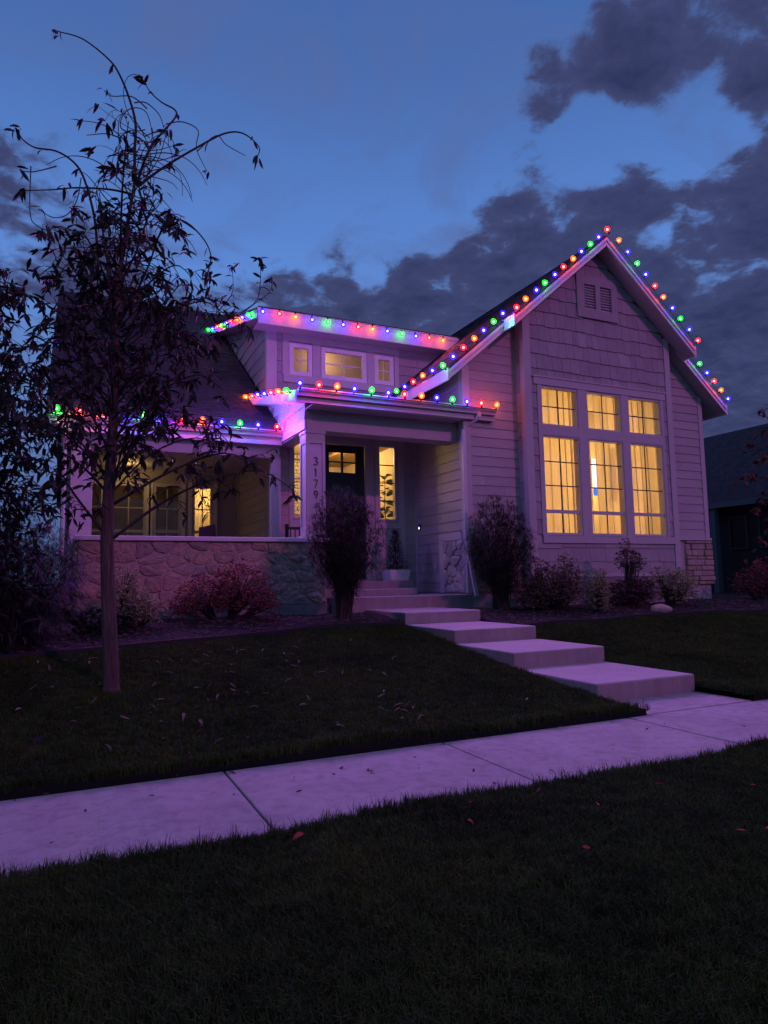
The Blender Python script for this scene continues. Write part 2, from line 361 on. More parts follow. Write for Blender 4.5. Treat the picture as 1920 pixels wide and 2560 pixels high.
def thing(name, label, cat, loc=(0, 0, 0), group=None):
    o = bpy.data.objects.new(name, None); o.empty_display_size = .2; C.objects.link(o); o.location = loc
    o['label'] = label; o['category'] = cat
    if group: o['group'] = group
    return o
def tag(o, label, cat, group=None):
    o['label'] = label; o['category'] = cat
    if group: o['group'] = group
    return o
def struct(o): o['kind'] = 'structure'; return o
def stuff(o): o['kind'] = 'stuff'; return o

class Front:          # wall that faces the street: u along X, out towards -Y
    def __init__(s, y): s.c = y
    def p(s, u, out, z): return (u, s.c-out, z)
class Left:           # wall that faces left: u along Y, out towards -X
    def __init__(s, x): s.c = x
    def p(s, u, out, z): return (s.c-out, u, z)
def fbox(mb, fr, u0, u1, o0, o1, z0, z1):
    P = [fr.p(u, o, z) for z in (z0, z1) for u, o in ((u0, o1), (u1, o1), (u1, o0), (u0, o0))]
    return mb.add(P, [(0, 3, 2, 1), (4, 5, 6, 7), (0, 1, 5, 4), (1, 2, 6, 5), (2, 3, 7, 6), (3, 0, 4, 7)])
def lap_boards(fr, parent, z0, z1, span, expo=.2, m='siding', off=0.0):
    """lap siding: each board leans out at its foot; span(z) -> list of (u0, u1)"""
    z = z0; k = 0
    while z < z1-.02:
        zt = min(z+expo, z1)
        a = span(z+.005); b = span(zt-.005)
        for (a0, a1), (b0, b1) in zip(a, b):
            if a1-a0 < .03: continue
            if b1-b0 < .01: b0 = b1 = (b0+b1)/2; b1 += .01
            cuts = [0.0, R.uniform(.25, .75), 1.0] if (a1-a0 > 1.0 and R.random() < .45) else [0.0, 1.0]
            g0 = R.uniform(-.0015, .0015)
            for t0, t1 in zip(cuts, cuts[1:]):
                p0, p1, q0, q1 = a0+(a1-a0)*t0+(.002 if t0 else 0), a0+(a1-a0)*t1-(.002 if t1 < 1 else 0), b0+(b1-b0)*t0+(.002 if t0 else 0), b0+(b1-b0)*t1-(.002 if t1 < 1 else 0)
                if q1 < q0+.004: q1 = q0+.004
                A = [fr.p(p0, off, z+g0), fr.p(p1, off, z+g0), fr.p(p1, off+.021, z+g0), fr.p(p0, off+.021, z+g0)]
                B = [fr.p(q0, off, zt), fr.p(q1, off, zt), fr.p(q1, off+.004, zt), fr.p(q0, off+.004, zt)]
                MB().loft(A, B).build('siding_board', M['siding'], parent)
        z = zt; k += 1
def shakes(fr, parent, z0, courses, expo, u0, u1, top=lambda u: 1e9, wmin=.14, wmax=.34, off=0.0, skip=None, jog=.022):
    for k in range(courses):
        z = z0+k*expo; u = u0
        while u < u1-.01:
            w = R.uniform(wmin, wmax); 
            if u+w > u1-wmin*.6: w = u1-u
            a, b = u+.003, u+w-.003
            zb = z - R.choice((0, 0, jog, jog*.6)); zt = z+expo+.01
            ta, tb = min(zt, top(a)), min(zt, top(b))
            u += w
            if skip and skip((a+b)/2, z+expo/2): continue
            if ta <= zb+.02 and tb <= zb+.02: continue
            ta = max(ta, zb+.01); tb = max(tb, zb+.01); pr = R.uniform(.020, .027)
            fa = max(.003, pr*(1-(ta-zb)/(zt-zb+.02))); fb = max(.003, pr*(1-(tb-zb)/(zt-zb+.02)))
            A = [fr.p(a, off, zb), fr.p(b, off, zb), fr.p(b, off+pr, zb), fr.p(a, off+pr, zb)]
            B = [fr.p(a, off, ta), fr.p(b, off, tb), fr.p(b, off+fb, tb), fr.p(a, off+fa, ta)]
            MB().loft(A, B).build('shake', M['shake'], parent)
def clip(poly, a, b, c):
    """keep points with a*x+b*y<=c"""
    out = []
    for i in range(len(poly)):
        p, q = poly[i], poly[(i+1) % len(poly)]; dp = a*p[0]+b*p[1]-c; dq = a*q[0]+b*q[1]-c
        if dp <= 0: out.append(p)
        if (dp < 0 < dq) or (dq < 0 < dp):
            t = dp/(dp-dq); out.append((p[0]+t*(q[0]-p[0]), p[1]+t*(q[1]-p[1])))
    return out
def stones(fr, parent, u0, u1, z0, z1, n, m='stone', asp=.55, gap=.006, seed=1, proud=(.03, .065), off=0.0, name='stone'):
    rr = random.Random(seed); W, H = u1-u0, z1-z0; sx = asp
    cols = max(2, round(math.sqrt(n*W*sx/H))); rows = max(2, round(n/cols)); S = []
    for j in range(rows):
        for i in range(cols):
            S.append((u0+(i+.5+(.25 if j % 2 else -.25)+rr.uniform(-.34, .34))*W/cols, z0+(j+.5+rr.uniform(-.36, .36))*H/rows))
    S = [s for s in S if rr.random() > .12]
    for i, s in enumerate(S):
        poly = [(u0, z0), (u1, z0), (u1, z1), (u0, z1)]
        for j, q in enumerate(S):
            if i == j: continue
            a, b = (q[0]-s[0])*sx*sx, (q[1]-s[1])
            mx, mz = (q[0]+s[0])/2, (q[1]+s[1])/2
            ln = math.hypot(a, b)
            if ln < 1e-6: continue
            poly = clip(poly, a, b, a*mx+b*mz-gap*ln)
            if not poly: break
        if len(poly) < 3: continue
        cx = sum(p[0] for p in poly)/len(poly); cz = sum(p[1] for p in poly)/len(poly)
        # irregular, rounded outline
        pp = []
        for k in range(len(poly)):
            p, q = poly[k], poly[(k+1) % len(poly)]
            if math.hypot(p[0]-q[0], p[1]-q[1]) < .03: pp.append(((p[0]+q[0])/2, (p[1]+q[1])/2)); continue
            for t in (.16, .5, .84):
                x, z = p[0]+t*(q[0]-p[0]), p[1]+t*(q[1]-p[1]); g = rr.uniform(-.01, .05)
                pp.append((x+(cx-x)*g, z+(cz-z)*g))
        k = rr.uniform(*proud)
        def ring(f, o, jit=0): return [fr.p(cx+(p[0]-cx)*f, off+o+rr.uniform(-jit, jit), cz+(p[1]-cz)*f) for p in pp]
        N = len(pp); v = ring(1.02, .0)+ring(.99, k*.55, .003)+ring(.93, k*.90, .005)+ring(.50, k*1.05, .012)
        f = [(r*N+i2, r*N+(i2+1) % N, (r+1)*N+(i2+1) % N, (r+1)*N+i2) for r in range(3) for i2 in range(N)]+[tuple(range(3*N, 4*N))]
        MB().add(v, f).build(name, M[m], parent, smooth=False)

# ================================================================== GROUND
def gz(x, y):
    """height of the yard"""
    if y < 4.9: return 0.0
    s = .2+.135*(min(y, 10.6)-6.976)
    k = 12.0; base = .045
    z = math.log(math.exp(k*s)+math.exp(k*base))/k - .02*math.exp(-((y-5.6)/.8)**2)
    return z + .012*math.sin(x*1.7+y*.9)+.010*math.sin(x*3.1-y*2.3)
g = MB().box(-900, 900, -900, 900, -1.2, -.35); struct(g.build('ground', M['ground']))
def sheet(name, m, x0, x1, y0, y1, nx, ny, zf, inside=None):
    mb = MB(); idx = {}
    for j in range(ny+1):
        for i in range(nx+1):
            x = x0+(x1-x0)*i/nx; y = y0+(y1-y0)*j/ny; idx[i, j] = len(mb.v); mb.v.append((x, y, zf(x, y)))
    for j in range(ny):
        for i in range(nx):
            cx = x0+(x1-x0)*(i+.5)/nx; cy = y0+(y1-y0)*(j+.5)/ny
            if inside and not inside(cx, cy): continue
            mb.f.append((idx[i, j], idx[i+1, j], idx[i+1, j+1], idx[i, j+1]))
    return mb
# bed edge: polyline X -> Y
EDGE = [(-30, 8.2), (-4, 8.5), (-.65, 8.9), (.87, 9.22), (2.2, 9.5), (3.59, 9.74), (4.5, 9.87), (4.97, 9.93), (6.36, 9.02), (6.95, 9.12), (7.7, 9.26), (8.56, 9.39), (10, 9.45), (11.43, 9.45), (13.05, 9.44), (16, 9.4), (40, 9.3)]
def edge_y(x):
    for (a, ya), (b, yb) in zip(EDGE, EDGE[1:]):
        if a <= x <= b: return ya+(yb-ya)*(x-a)/(b-a)
    return 9.3
SX0, SX1 = 4.98, 6.41
SY = [5.564, 6.976, 8.395, 9.911, 11.512]; SZ = [0, .200, .396, .585, .776, 1.002]
def on_steps(x, y): return SX0 < x < SX1 and 4.9 < y < 11.5
LY0 = 4.925
for xa, xb, nn in ((-9, SX0+.004, 70), (SX1-.004, 26, 98)):
    struct(sheet('lawn', M['soil'], xa, xb, LY0, 11.2, nn, 63, gz).build('lawn', M['soil']))
# earth side of the turf along the walk
tb = MB()
for i in range(140):
    x0 = -9+35*i/140; x1 = x0+.25
    if SX0-.02 < (x0+x1)/2 < SX1+.02: continue
    tb.add([(x0, LY0, -.05), (x1, LY0, -.05), (x1, LY0, gz(x1, LY0)), (x0, LY0, gz(x0, LY0))], [(0, 1, 2, 3)])
struct(tb.build('turf_edge', M['soil']))
for xa, xb, nn in ((-9, SX0+.004, 56), (SX1-.004, 26, 80)):
  bed = sheet('garden_bed', M['mulch'], xa, xb, 8.4, 22, nn, 68, lambda x, y: (gz(x, y)+.025+.015*math.sin(x*9+y*5)*math.sin(y*11-x*3)) if y > edge_y(x)+.02 else gz(x, y)-.06)
  struct(bed.build('garden_bed', M['mulch']))
verge = sheet('verge', M['soil'], -9, 16, -4, 3.585, 90, 40, lambda x, y: -.005+.012*math.sin(x*2.1+y)+.01*math.sin(x*4-y*3.3))
struct(verge.build('verge', M['soil']))

# sidewalk: one slab after another with open joints
walk = bpy.data.objects.new('sidewalk', None); C.objects.link(walk); struct(walk); walk.location = (3, 4.25, 0)
J = [-7.6, -5.9, -4.2, -2.45, -.72, 1.03, 2.771, 4.742, 6.6, 8.4, 10.2, 12.0, 13.8, 15.6]
for a, b in zip(J, J[1:]):
    dz_ = R.uniform(-.003, .003)
    MB().box(a+.007, b-.007, 3.609, 4.895, -.14, dz_).build('paving_slab', M['concrete'], walk, bevel=.008)
MB().box(-7.6, 15.6, 3.60, 4.90, -.2, -.035).build('joint_filler', M['soil'], walk)
MB().box(SX0+.02, SX1+.03, 4.912, 5.6, -.12, .004).build('paving_slab', M['concrete'], walk, bevel=.006)

# ------------------------------------------------------------------ concrete steps
st = thing('concrete_steps', 'flight of pale concrete landing steps climbing the lawn to the porch', 'steps', (5.7, 5.6, 0))
for k in range(4):
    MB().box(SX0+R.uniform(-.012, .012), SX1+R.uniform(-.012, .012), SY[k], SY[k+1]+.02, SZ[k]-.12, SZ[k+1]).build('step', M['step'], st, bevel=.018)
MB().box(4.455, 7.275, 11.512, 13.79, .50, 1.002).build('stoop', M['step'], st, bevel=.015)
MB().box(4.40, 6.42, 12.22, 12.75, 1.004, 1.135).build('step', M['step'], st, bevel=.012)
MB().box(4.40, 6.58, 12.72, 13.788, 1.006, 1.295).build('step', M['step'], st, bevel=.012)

# ================================================================== HOUSE
house = thing('house', 'single-storey gabled house with lap siding, porch, dormer and lit windows', 'house', (7, 14, .6))
def part(name, parent=house):
    o = bpy.data.objects.new(name, None); C.objects.link(o); o.parent = parent; return o
AX, AZ, SLP = 10.682, 8.863, .86
def rake(u): return AZ-SLP*abs(u-AX)
SOF = .26             # soffit below roof plane
BY, HY = 11.32, 11.62
BX0, BX1, HX0, HX1 = 8.602, 12.762, 7.262, 14.13
# --- bay front: sheathing with openings (three tall, three short windows)
COLS = [(8.985, 9.955), (10.21, 11.195), (11.415, 12.405)]
ROWT, ROWB = (4.51, 5.335), (2.205, 4.28)
bw = part('bay_wall')
def rects_minus(u0, u1, z0, z1, holes):
    us = sorted({u0, u1}|{v for h in holes for v in h[:2]}); zs = sorted({z0, z1}|{v for h in holes for v in h[2:]})
    for a, b in zip(us, us[1:]):
        for c, d in zip(zs, zs[1:]):
            m_, n_ = (a+b)/2, (c+d)/2
            if not any(h[0] < m_ < h[1] and h[2] < n_ < h[3] for h in holes): yield a, b, c, d
HB = [(a, b, *r) for a, b in COLS for r in (ROWT, ROWB)]
mb = MB()
for a, b, c, d in rects_minus(BX0+.02, BX1-.02, .6, 5.6, HB): fbox(mb, Front(BY), a, b, -.16, -.006, c, d)
zA = 5.6
hw = (rake(AX)-SOF-zA)/SLP
mb.prism([(BX0+.02, BY+.006, zA), (BX1-.02, BY+.006, zA), (BX1-.02, BY+.006, min(zA+.6, rake(BX1)-SOF)), (AX, BY+.006, AZ-SOF), (BX0+.02, BY+.006, min(zA+.6, rake(BX0)-SOF))], (0, .15, 0))
mb.build('sheathing', M['trim'], bw)
f = Front(BY)
shakes(f, bw, 5.72, 11, .32, 8.755, 12.61, lambda u: rake(u)-SOF+.01, skip=lambda u, z: 10.17 < u < 11.13 and 7.05 < z < 7.95)
shakes(f, bw, 5.56, 1, .17, 8.755, 12.61, off=-.004)
for s0, s1 in ((8.755, 8.885), (12.49, 12.61)): shakes(f, bw, 2.20, 10, .335, s0, s1, wmin=.2, jog=.03)
shakes(f, bw, 1.925, 1, .10, 8.755, 12.61, wmin=.4, wmax=.9)
shakes(f, bw, 1.63, 1, .295, 8.755, 12.61, wmin=.28, wmax=.6)
shakes(f, bw, 1.38, 1, .25, 8.755, 12.61, wmin=.28, wmax=.6)
mb = MB(); fbox(mb, f, 8.60, 12.765, 0, .03, 1.30, 1.375); mb.build('skirt_board', M['trim'], bw)
def corner_board(fr, parent, u0, u1, z0, z1, out=.032): 
    mb = MB(); fbox(mb, fr, u0, u1, 0, out, z0, z1); mb.build('corner_board', M['trim'], parent)
corner_board(f, bw, 8.60, 8.745, 1.376, rake(8.67)-SOF); corner_board(f, bw, 12.62, 12.765, 1.376, rake(12.69)-SOF)
# window surround
def board(fr, parent, u0, u1, z0, z1, o=.036, name='trim_board', m='trim'):
    mb = MB(); fbox(mb, fr, u0, u1, 0, o, z0, z1); return mb.build(name, M[m], parent)
board(f, bw, 8.80, 12.57, 5.365, 5.52, .046); board(f, bw, 8.77, 12.60, 5.521, 5.555, .062, 'drip_cap')
for a, b in ((8.885, 8.985), (9.955, 10.21), (11.195, 11.415), (12.405, 12.495)):
    board(f, bw, a, b, 2.171, 5.364)
for a, b in ((8.986, 9.954), (10.211, 11.194), (11.416, 12.404)): board(f, bw, a, b, 4.287, 4.503)
board(f, bw, 8.90, 12.66, 2.015, 2.17, .046, 'apron_board'); 
def window(fr, parent, u0, u1, z0, z1, cols, rows, meet=None, recess=.045, fw_=.05, pm='glass', mm='muntin', fm='vinyl', mw=.012, proud=.018):
    """opening u0..u1, z0..z1: frame with panes and thin muntins"""
    w = MB(); o0, o1 = -recess-.03, proud
    for a, b, c, d in ((u0-fw_*.5, u0+fw_*.5, z0-fw_*.5, z1+fw_*.5), (u1-fw_*.5, u1+fw_*.5, z0-fw_*.5, z1+fw_*.5), (u0+fw_*.5, u1-fw_*.5, z0-fw_*.5, z0+fw_*.5), (u0+fw_*.5, u1-fw_*.5, z1-fw_*.5, z1+fw_*.5)):
        fbox(w, fr, a, b, o0, o1, c, d)
    win = w.build('window', M[fm], parent)
    a, b, c, d = u0+fw_*.5, u1-fw_*.5, z0+fw_*.5, z1-fw_*.5
    segs = [(c, d)]
    if meet:
        r = MB(); fbox(r, fr, a, b, -recess-.02, -.012, meet-.035, meet+.035); r.build('meeting_rail', M[fm], win); segs = [(c, meet-.035), (meet+.035, d)]
    for i, (zc, zd) in enumerate(segs):
        n = rows if not meet else (1 if i == 0 else rows)
        p = MB(); fbox(p, fr, a, b, -recess-.006, -recess, zc, zd); p.build('pane', M[pm], win)
        for k in range(1, cols):
            x = a+(b-a)*k/cols; q = MB(); fbox(q, fr, x-mw, x+mw, -recess+.001, -recess+.012, zc, zd); q.build('muntin', M[mm], win)
        for k in range(1, n):
            z = zc+(zd-zc)*k/n; q = MB(); fbox(q, fr, a, b, -recess+.002, -recess+.014, z-mw, z+mw); q.build('muntin', M[mm], win)
    return win
for a, b in COLS:
    window(f, bw, a, b, *ROWT, 2, 2)
    window(f, bw, a, b, *ROWB, 2, 3, meet=2.68)
# gable vent: frame with two louvred leaves
v = MB()
for a, b, c, d in rects_minus(10.07, 11.24, 7.03, 8.01, [(10.28, 10.605, 7.235, 7.81), (10.74, 11.065, 7.235, 7.81)]): fbox(v, f, a, b, -.02, .05, c, d)
vent = v.build('gable_vent', M['shake'], bw)
for a, b in ((10.28, 10.605), (10.74, 11.065)):
    q = MB(); fbox(q, f, a, b, -.02, -.012, 7.235, 7.81); q.build('vent_back', M['black'], vent)
    for k in range(9):
        z = 7.25+k*.063
        MB().loft([f.p(a, .040, z), f.p(b, .040, z), f.p(b, .012, z+.016), f.p(a, .012, z+.016)], [f.p(a, .040, z+.010), f.p(b, .040, z+.010), f.p(b, .012, z+.022), f.p(a, .012, z+.022)]).build('louvre', M['trim'], vent)
# bay returns
fl = Left(BX0)
mb = MB(); fbox(mb, fl, BY+.02, HY+.02, -.1, -.004, .6, rake(BX0)-SOF); mb.build('sheathing', M['trim'], bw); mb = MB(); mb.box(BX1-.1, BX1-.004, BY+.02, HY+.02, .6, rake(BX1)-SOF); mb.build('sheathing', M['trim'], bw)
shakes(fl, bw, 1.38, 16, .32, BY+.115, HY-.005, lambda u: rake(BX0)-SOF, wmin=.07, wmax=.16, jog=.03)
corner_board(fl, bw, BY-.03, BY+.11, 1.376, rake(BX0)-SOF)
mb = MB(); mb.box(BX1, BX1+.03, BY-.03, BY+.11, 1.376, rake(BX1)-SOF); mb.build('corner_board', M['trim'], bw)
# --- wing front wall behind the bay
ww = part('wing_wall'); fwg = Front(HY)
mb = MB()
for u0, u1 in ((HX0+.02, 8.605), (12.775, HX1-.02)):
    mb = MB().prism([(u0, HY+.006, .5), (u1, HY+.006, .5), (u1, HY+.006, rake(u1)-SOF), (u0, HY+.006, rake(u0)-SOF)], (0, .14, 0))
    mb.build('sheathing', M['siding'], ww)
def gsp(u0, u1, s):
    def q(z):
        lim = (AZ-SOF-z)/SLP
        a, b = (max(u0, AX-lim), u1) if s < 0 else (u0, min(u1, AX+lim))
        return [(a, b)] if b > a else [(a, a)]
    return q
lap_boards(fwg, ww, 2.20, 7.1, gsp(7.41, BX0-.003, -1))
lap_boards(fwg, ww, 2.19, 6.9, gsp(BX1+.033, 14.0, 1), .203)
corner_board(fwg, ww, 7.255, 7.40, 1.02, rake(7.30)-SOF); corner_board(fwg, ww, 14.0, 14.135, 2.19, rake(14.08)-SOF)
board(fwg, ww, 7.401, 8.60, 2.115, 2.199, .05, 'water_table'); board(fwg, ww, 12.80, 14.15, 2.13, 2.185, .07, 'water_table')
# --- side wall of the wing along the porch
sw = part('porch_side_wall'); fs = Left(HX0)
mb = MB(); fbox(mb, fs, HY+.02, 20, -.14, -.004, .9, 5.62); mb.build('sheathing', M['siding'], sw)
lap_boards(fs, sw, 1.03, 5.62, lambda z: [(12.68, 13.71)] if z < 2.27 else [(11.76, 13.71)], .21)
corner_board(fs, sw, HY-.03, 11.755, 1.02, 5.64); corner_board(fs, sw, 13.712, 13.795, 1.02, 4.6)
board(fs, sw, 12.50, 12.675, 1.02, 2.10, .05); board(fs, sw, 11.757, 12.675, 2.101, 2.255, .055)
mb = MB(); fbox(mb, fs, 11.70, 12.50, 0, .01, 1.0, 2.1); mb.build('mortar_bed', M['mortar'], sw)
stones(fs, sw, 11.66, 12.495, 1.03, 2.095, 26, 'stone_pale', asp=.8, seed=5, proud=(.035, .07), off=.01)
mb = MB(); fbox(mb, fs, 12.83, 12.93, .0, .05, 1.53, 1.67); mb.build('outlet_cover', M['trim'], sw)
bell = MB(); fbox(bell, fs, 13.54, 13.60, .02, .045, 2.42, 2.55); bo = bell.build('doorbell', M['black'], sw)
bl = MB(); fbox(bl, fs, 13.56, 13.585, .045, .05, 2.44, 2.49); bl.build('doorbell_button', M['bell'], bo)
# stone bases on the wing front
sb = part('stone_base')
for a in ((7.3, 8.6, 0, .01, 1.0, 2.11), (13.28, 14.15, -.3, .01, 1.07, 2.13)):
    mb = MB(); fbox(mb, fwg, *a); mb.build('mortar_bed', M['mortar'], sb)
stones(fwg, sb, 7.30, 8.58, 1.02, 2.11, 30, asp=.7, seed=8, off=.01)
rr = random.Random(4); z = 1.075; k = 0
while z < 2.09:
    h = min(rr.uniform(.07, .15), 2.125-z); u = 13.29
    while u < 14.13:
        w = rr.uniform(.15, .36)
        if u+w > 14.0: w = 14.145-u
        last = u+w > 14.1; e = rr.uniform(.01, .05) if last else 0; o = rr.uniform(.03, .075)+(.02 if last else 0)
        q = MB(); fbox(q, fwg, u+.005, u+w-.005+e, .0 if not last else -.25, o, z+.006, z+h-.006)
        q.build('stone', M['stone'], sb, bevel=.018); u += w
    z += h
fd = MB(); fd.box(HX0, HX1-.02, HY+.01, HY+.2, .4, 1.03); fd.box(BX0-.0, BX1, BY-.005, BY+.2, .4, 1.30); fd.build('foundation', M['foundation'], house)
# hidden shell: right, back and attic closings
sh = MB(); sh.box(HX1-.15, HX1-.01, HY+.05, 22, .6, 5.4); sh.box(-.2, HX1, 22, 22.15, .6, 5.4); sh.build('rear_wall', M['siding'], house)

# --- roofs
rf = part('roof')
def slope_slab(x0, z0, x1, z1, y0, y1, t=.05, name='roof_deck', m='roof', dz=0.0):
    MB().prism([(x0, y0, z0+dz), (x1, y0, z1+dz), (x1, y0, z1-t+dz), (x0, y0, z0-t+dz)], (0, y1-y0, 0)).build(name, M[m], rf)
def gable_side(s, dmax, y0, y1):
    slope_slab(AX, AZ, AX+s*dmax, AZ-SLP*dmax, y0, y1)
WD, BD = 3.94, 2.556
for s in (-1, 1):
    gable_side(s, BD, 10.97, 11.32); gable_side(s, WD, 11.321, 14.70 if s < 0 else 22.3)
gable_side(-1, 3.30, 14.701, 22.3)
def courses(origin, along, upv, nrm, length, total, expo=.145, tab=.32, seed=0, name='shingles', rnd=.05):
    """overlapping shingle tabs on a plane, joined"""
    rr = random.Random(seed); mb = MB(); o = Vector(origin); A = Vector(along).normalized(); U = Vector(upv).normalized(); N = Vector(nrm).normalized()
    k = 0
    while k*expo < total-.02:
        x = -rr.uniform(0, tab)
        e1 = min((k+1)*expo+.02, total)
        while x < length:
            w = tab*rr.uniform(.55, 1.3); a, b = max(0, x+.003), min(length, x+w-.003); x += w
            if b-a < .02: continue
            th = rr.uniform(.010, .020); s0 = k*expo-rr.choice((0, 0, .012))
            P = [o+A*a+U*s0, o+A*b+U*s0, o+A*b+U*s0+N*th, o+A*a+U*s0+N*th]; Q = [o+A*a+U*e1, o+A*b+U*e1, o+A*b+U*e1+N*.003, o+A*a+U*e1+N*.003]
            mb.loft(P, Q)
        k += 1
    return stuff(mb.build(name, M['roof'], rf))
c_ = 1/math.sqrt(1+SLP*SLP)
courses((AX-WD, 11.322, AZ-SLP*WD+.002), (0, 1, 0), (1, 0, SLP), (-SLP, 0, 1), 3.37, WD*math.sqrt(1+SLP*SLP), seed=3, tab=.45)
courses((AX-3.3, 14.70, AZ-SLP*3.3+.002), (0, 1, 0), (1, 0, SLP), (-SLP, 0, 1), 7.5, 3.3*math.sqrt(1+SLP*SLP), seed=13, tab=.45)
courses((AX-BD, 10.972, AZ-SLP*BD+.002), (0, 1, 0), (1, 0, SLP), (-SLP, 0, 1), .347, BD/c_, seed=4, tab=.35)
courses((AX+BD, 10.972, AZ-SLP*BD+.002), (0, 1, 0), (-1, 0, SLP), (SLP, 0, 1), .347, BD/c_, seed=5, tab=.35)
courses((AX+WD, 11.322, AZ-SLP*WD+.002), (0, 1, 0), (-1, 0, SLP), (SLP, 0, 1), 2.0, WD/c_, seed=6, tab=.45)
# main roof
ME, MZ, MS = 13.4, 4.41, .68
RY = 21.75; RZ = MZ+MS*(RY-ME)
def mroof(y): return MZ+MS*(y-ME)
MXL = -.42
def yslab(x0, x1, y0, z0, y1, z1, t, name, m='roof'):
    return MB().prism([(x0, y0, z0), (x0, y1, z1), (x0, y1, z1-t), (x0, y0, z0-t)], (x1-x0, 0, 0)).build(name, M[m], rf)
yslab(MXL, 3.975, ME, MZ, RY, RZ, .06, 'roof_deck'); yslab(4.06, 10.4, 16.3, mroof(16.3), RY, RZ, .06, 'roof_deck')
MB().prism([(MXL, RY+.001, RZ), (MXL, 30, RZ-MS*8.25), (MXL, 30, RZ-MS*8.25-.06), (MXL, RY+.001, RZ-.06)], (11, 0, 0)).build('roof_deck', M['roof'], rf)
cm = 1/math.sqrt(1+MS*MS)
courses((MXL, ME, MZ+.002), (1, 0, 0), (0, 1, MS), (0, -MS, 1), 4.39, (RY-ME)*math.sqrt(1+MS*MS), seed=9, tab=.33)
courses((4.06, 16.3, mroof(16.3)+.002), (1, 0, 0), (0, 1, MS), (0, -MS, 1), 5.5, (RY-16.3)*math.sqrt(1+MS*MS), seed=10, tab=.6)
# left gable end under the main roof
MB().prism([(-.1, 13.8, .8), (-.1, RY, .8), (-.1, RY, RZ-.12), (-.1, 13.8, mroof(13.8)-.12)], (.12, 0, 0)).build('gable_end_wall', M['siding'], house)
MB().prism([(MXL, ME, MZ-.061), (MXL, RY, RZ-.061), (MXL, RY, RZ-.27), (MXL, ME, MZ-.27)], (.03, 0, 0)).build('rake_board', M['trim'], rf)
# --- fascia and soffits of the front gables
def rake_boards(s, d0, d1, y, m='white'):
    """two-step rake board along the slope, from d0 to d1 off the apex"""
    def bar(t0, t1, ya, yb, nm, mm):
        x0, x1 = AX+s*d0, AX+s*d1; z0, z1 = AZ-SLP*d0, AZ-SLP*d1
        P = [(x0, ya, z0-t0), (x1, ya, z1-t0), (x1, ya, z1-t1), (x0, ya, z0-t1)]
        MB().prism(P, (0, yb-ya, 0)).build(nm, M[mm], rf)
    bar(.052, .125, y-.045, y, 'rake_board', m); bar(.125, .185, y-.018, y, 'rake_board', m); bar(.185, .245, y-.040, y, 'rake_board', m)
    bar(.012, .052, y-.03, y+.0, 'drip_edge', 'black')
for s in (-1, 1):
    rake_boards(s, 0.0, BD, 10.968); rake_boards(s, BD-.20, WD, 11.318)
    # soffits
    for y0, y1, d0, d1 in ((10.969, 11.31, 0.0, BD), (11.33, HY+.02, BD-.35, WD)):
        MB().prism([(AX+s*d0, y0, AZ-SLP*d0-.225), (AX+s*d1, y0, AZ-SLP*d1-.225), (AX+s*d1, y0, AZ-SLP*d1-.243), (AX+s*d0, y0, AZ-SLP*d0-.243)], (0, y1-y0, 0)).build('soffit', M['trim'], rf)
    # eave ends
    for d, y0, y1 in ((BD, 10.922, 11.34), (WD, 11.272, 22.2)):
        x = AX+s*d; zt = AZ-SLP*d
        MB().box(min(x, x+s*.03), max(x, x+s*.03), y0, y1, zt-.26, zt-.02).build('eave_board', M['white'], rf)
    MB().prism([(AX+s*3.30, HY+.021, AZ-SLP*3.30-.225), (AX+s*WD, HY+.021, AZ-SLP*WD-.225), (AX+s*WD, HY+.021, AZ-SLP*WD-.243), (AX+s*3.30, HY+.021, AZ-SLP*3.30-.243)], (0, 10.5, 0)).build('soffit', M['trim'], rf)
# --- dormer
dm = part('dormer')
DY, DE, DS, DZ = 14.75, 14.33, .27, 7.38
DX0, DX1 = 4.03, 9.2
def droof(y): return DZ+DS*(y-DE)
fd_ = Front(DY); DW = [(4.60, 5.035, 6.12, 6.765), (5.38, 6.425, 6.12, 6.76), (6.757, 7.155, 6.135, 6.745)]
mb = MB()
for a, b, c, d in rects_minus(DX0+.01, 8.6, 5.2, 7.3, DW): fbox(mb, fd_, a, b, -.12, -.005, c, d)
mb.build('sheathing', M['trim'], dm)
corner_board(fd_, dm, 4.025, 4.245, 5.3, 7.17)
shakes(fd_, dm, 5.85, 5, .26, 4.25, 4.372, lambda u: 7.1, wmin=.08, wmax=.13, jog=.03)
shakes(fd_, dm, 5.36, 2, .255, 4.25, 8.6, lambda u: 5.875, wmin=.2, wmax=.34, jog=.006)
shakes(fd_, dm, 5.88, 5, .25, 7.365, 8.6, lambda u: 7.12, wmin=.3, wmax=.7)
board(fd_, dm, 4.375, 7.36, 6.86, 7.11, .045); board(fd_, dm, 4.40, 7.33, 5.88, 6.04, .045, 'apron_board')
for a, b in ((4.375, 4.53), (5.105, 5.30), (6.495, 6.69), (7.235, 7.36)): board(fd_, dm, a, b, 6.041, 6.859)
for a, b in ((4.53, 5.105), (5.30, 6.495), (6.69, 7.235)): board(fd_, dm, a+.001, b-.001, 6.041, 6.062, .03)
for a, b, c, d in DW: window(fd_, dm, a-.01, b+.01, c-.01, d+.01, 2, 2, fw_=.10, mw=.011, mm='white', fm='white', recess=.03, proud=.03)
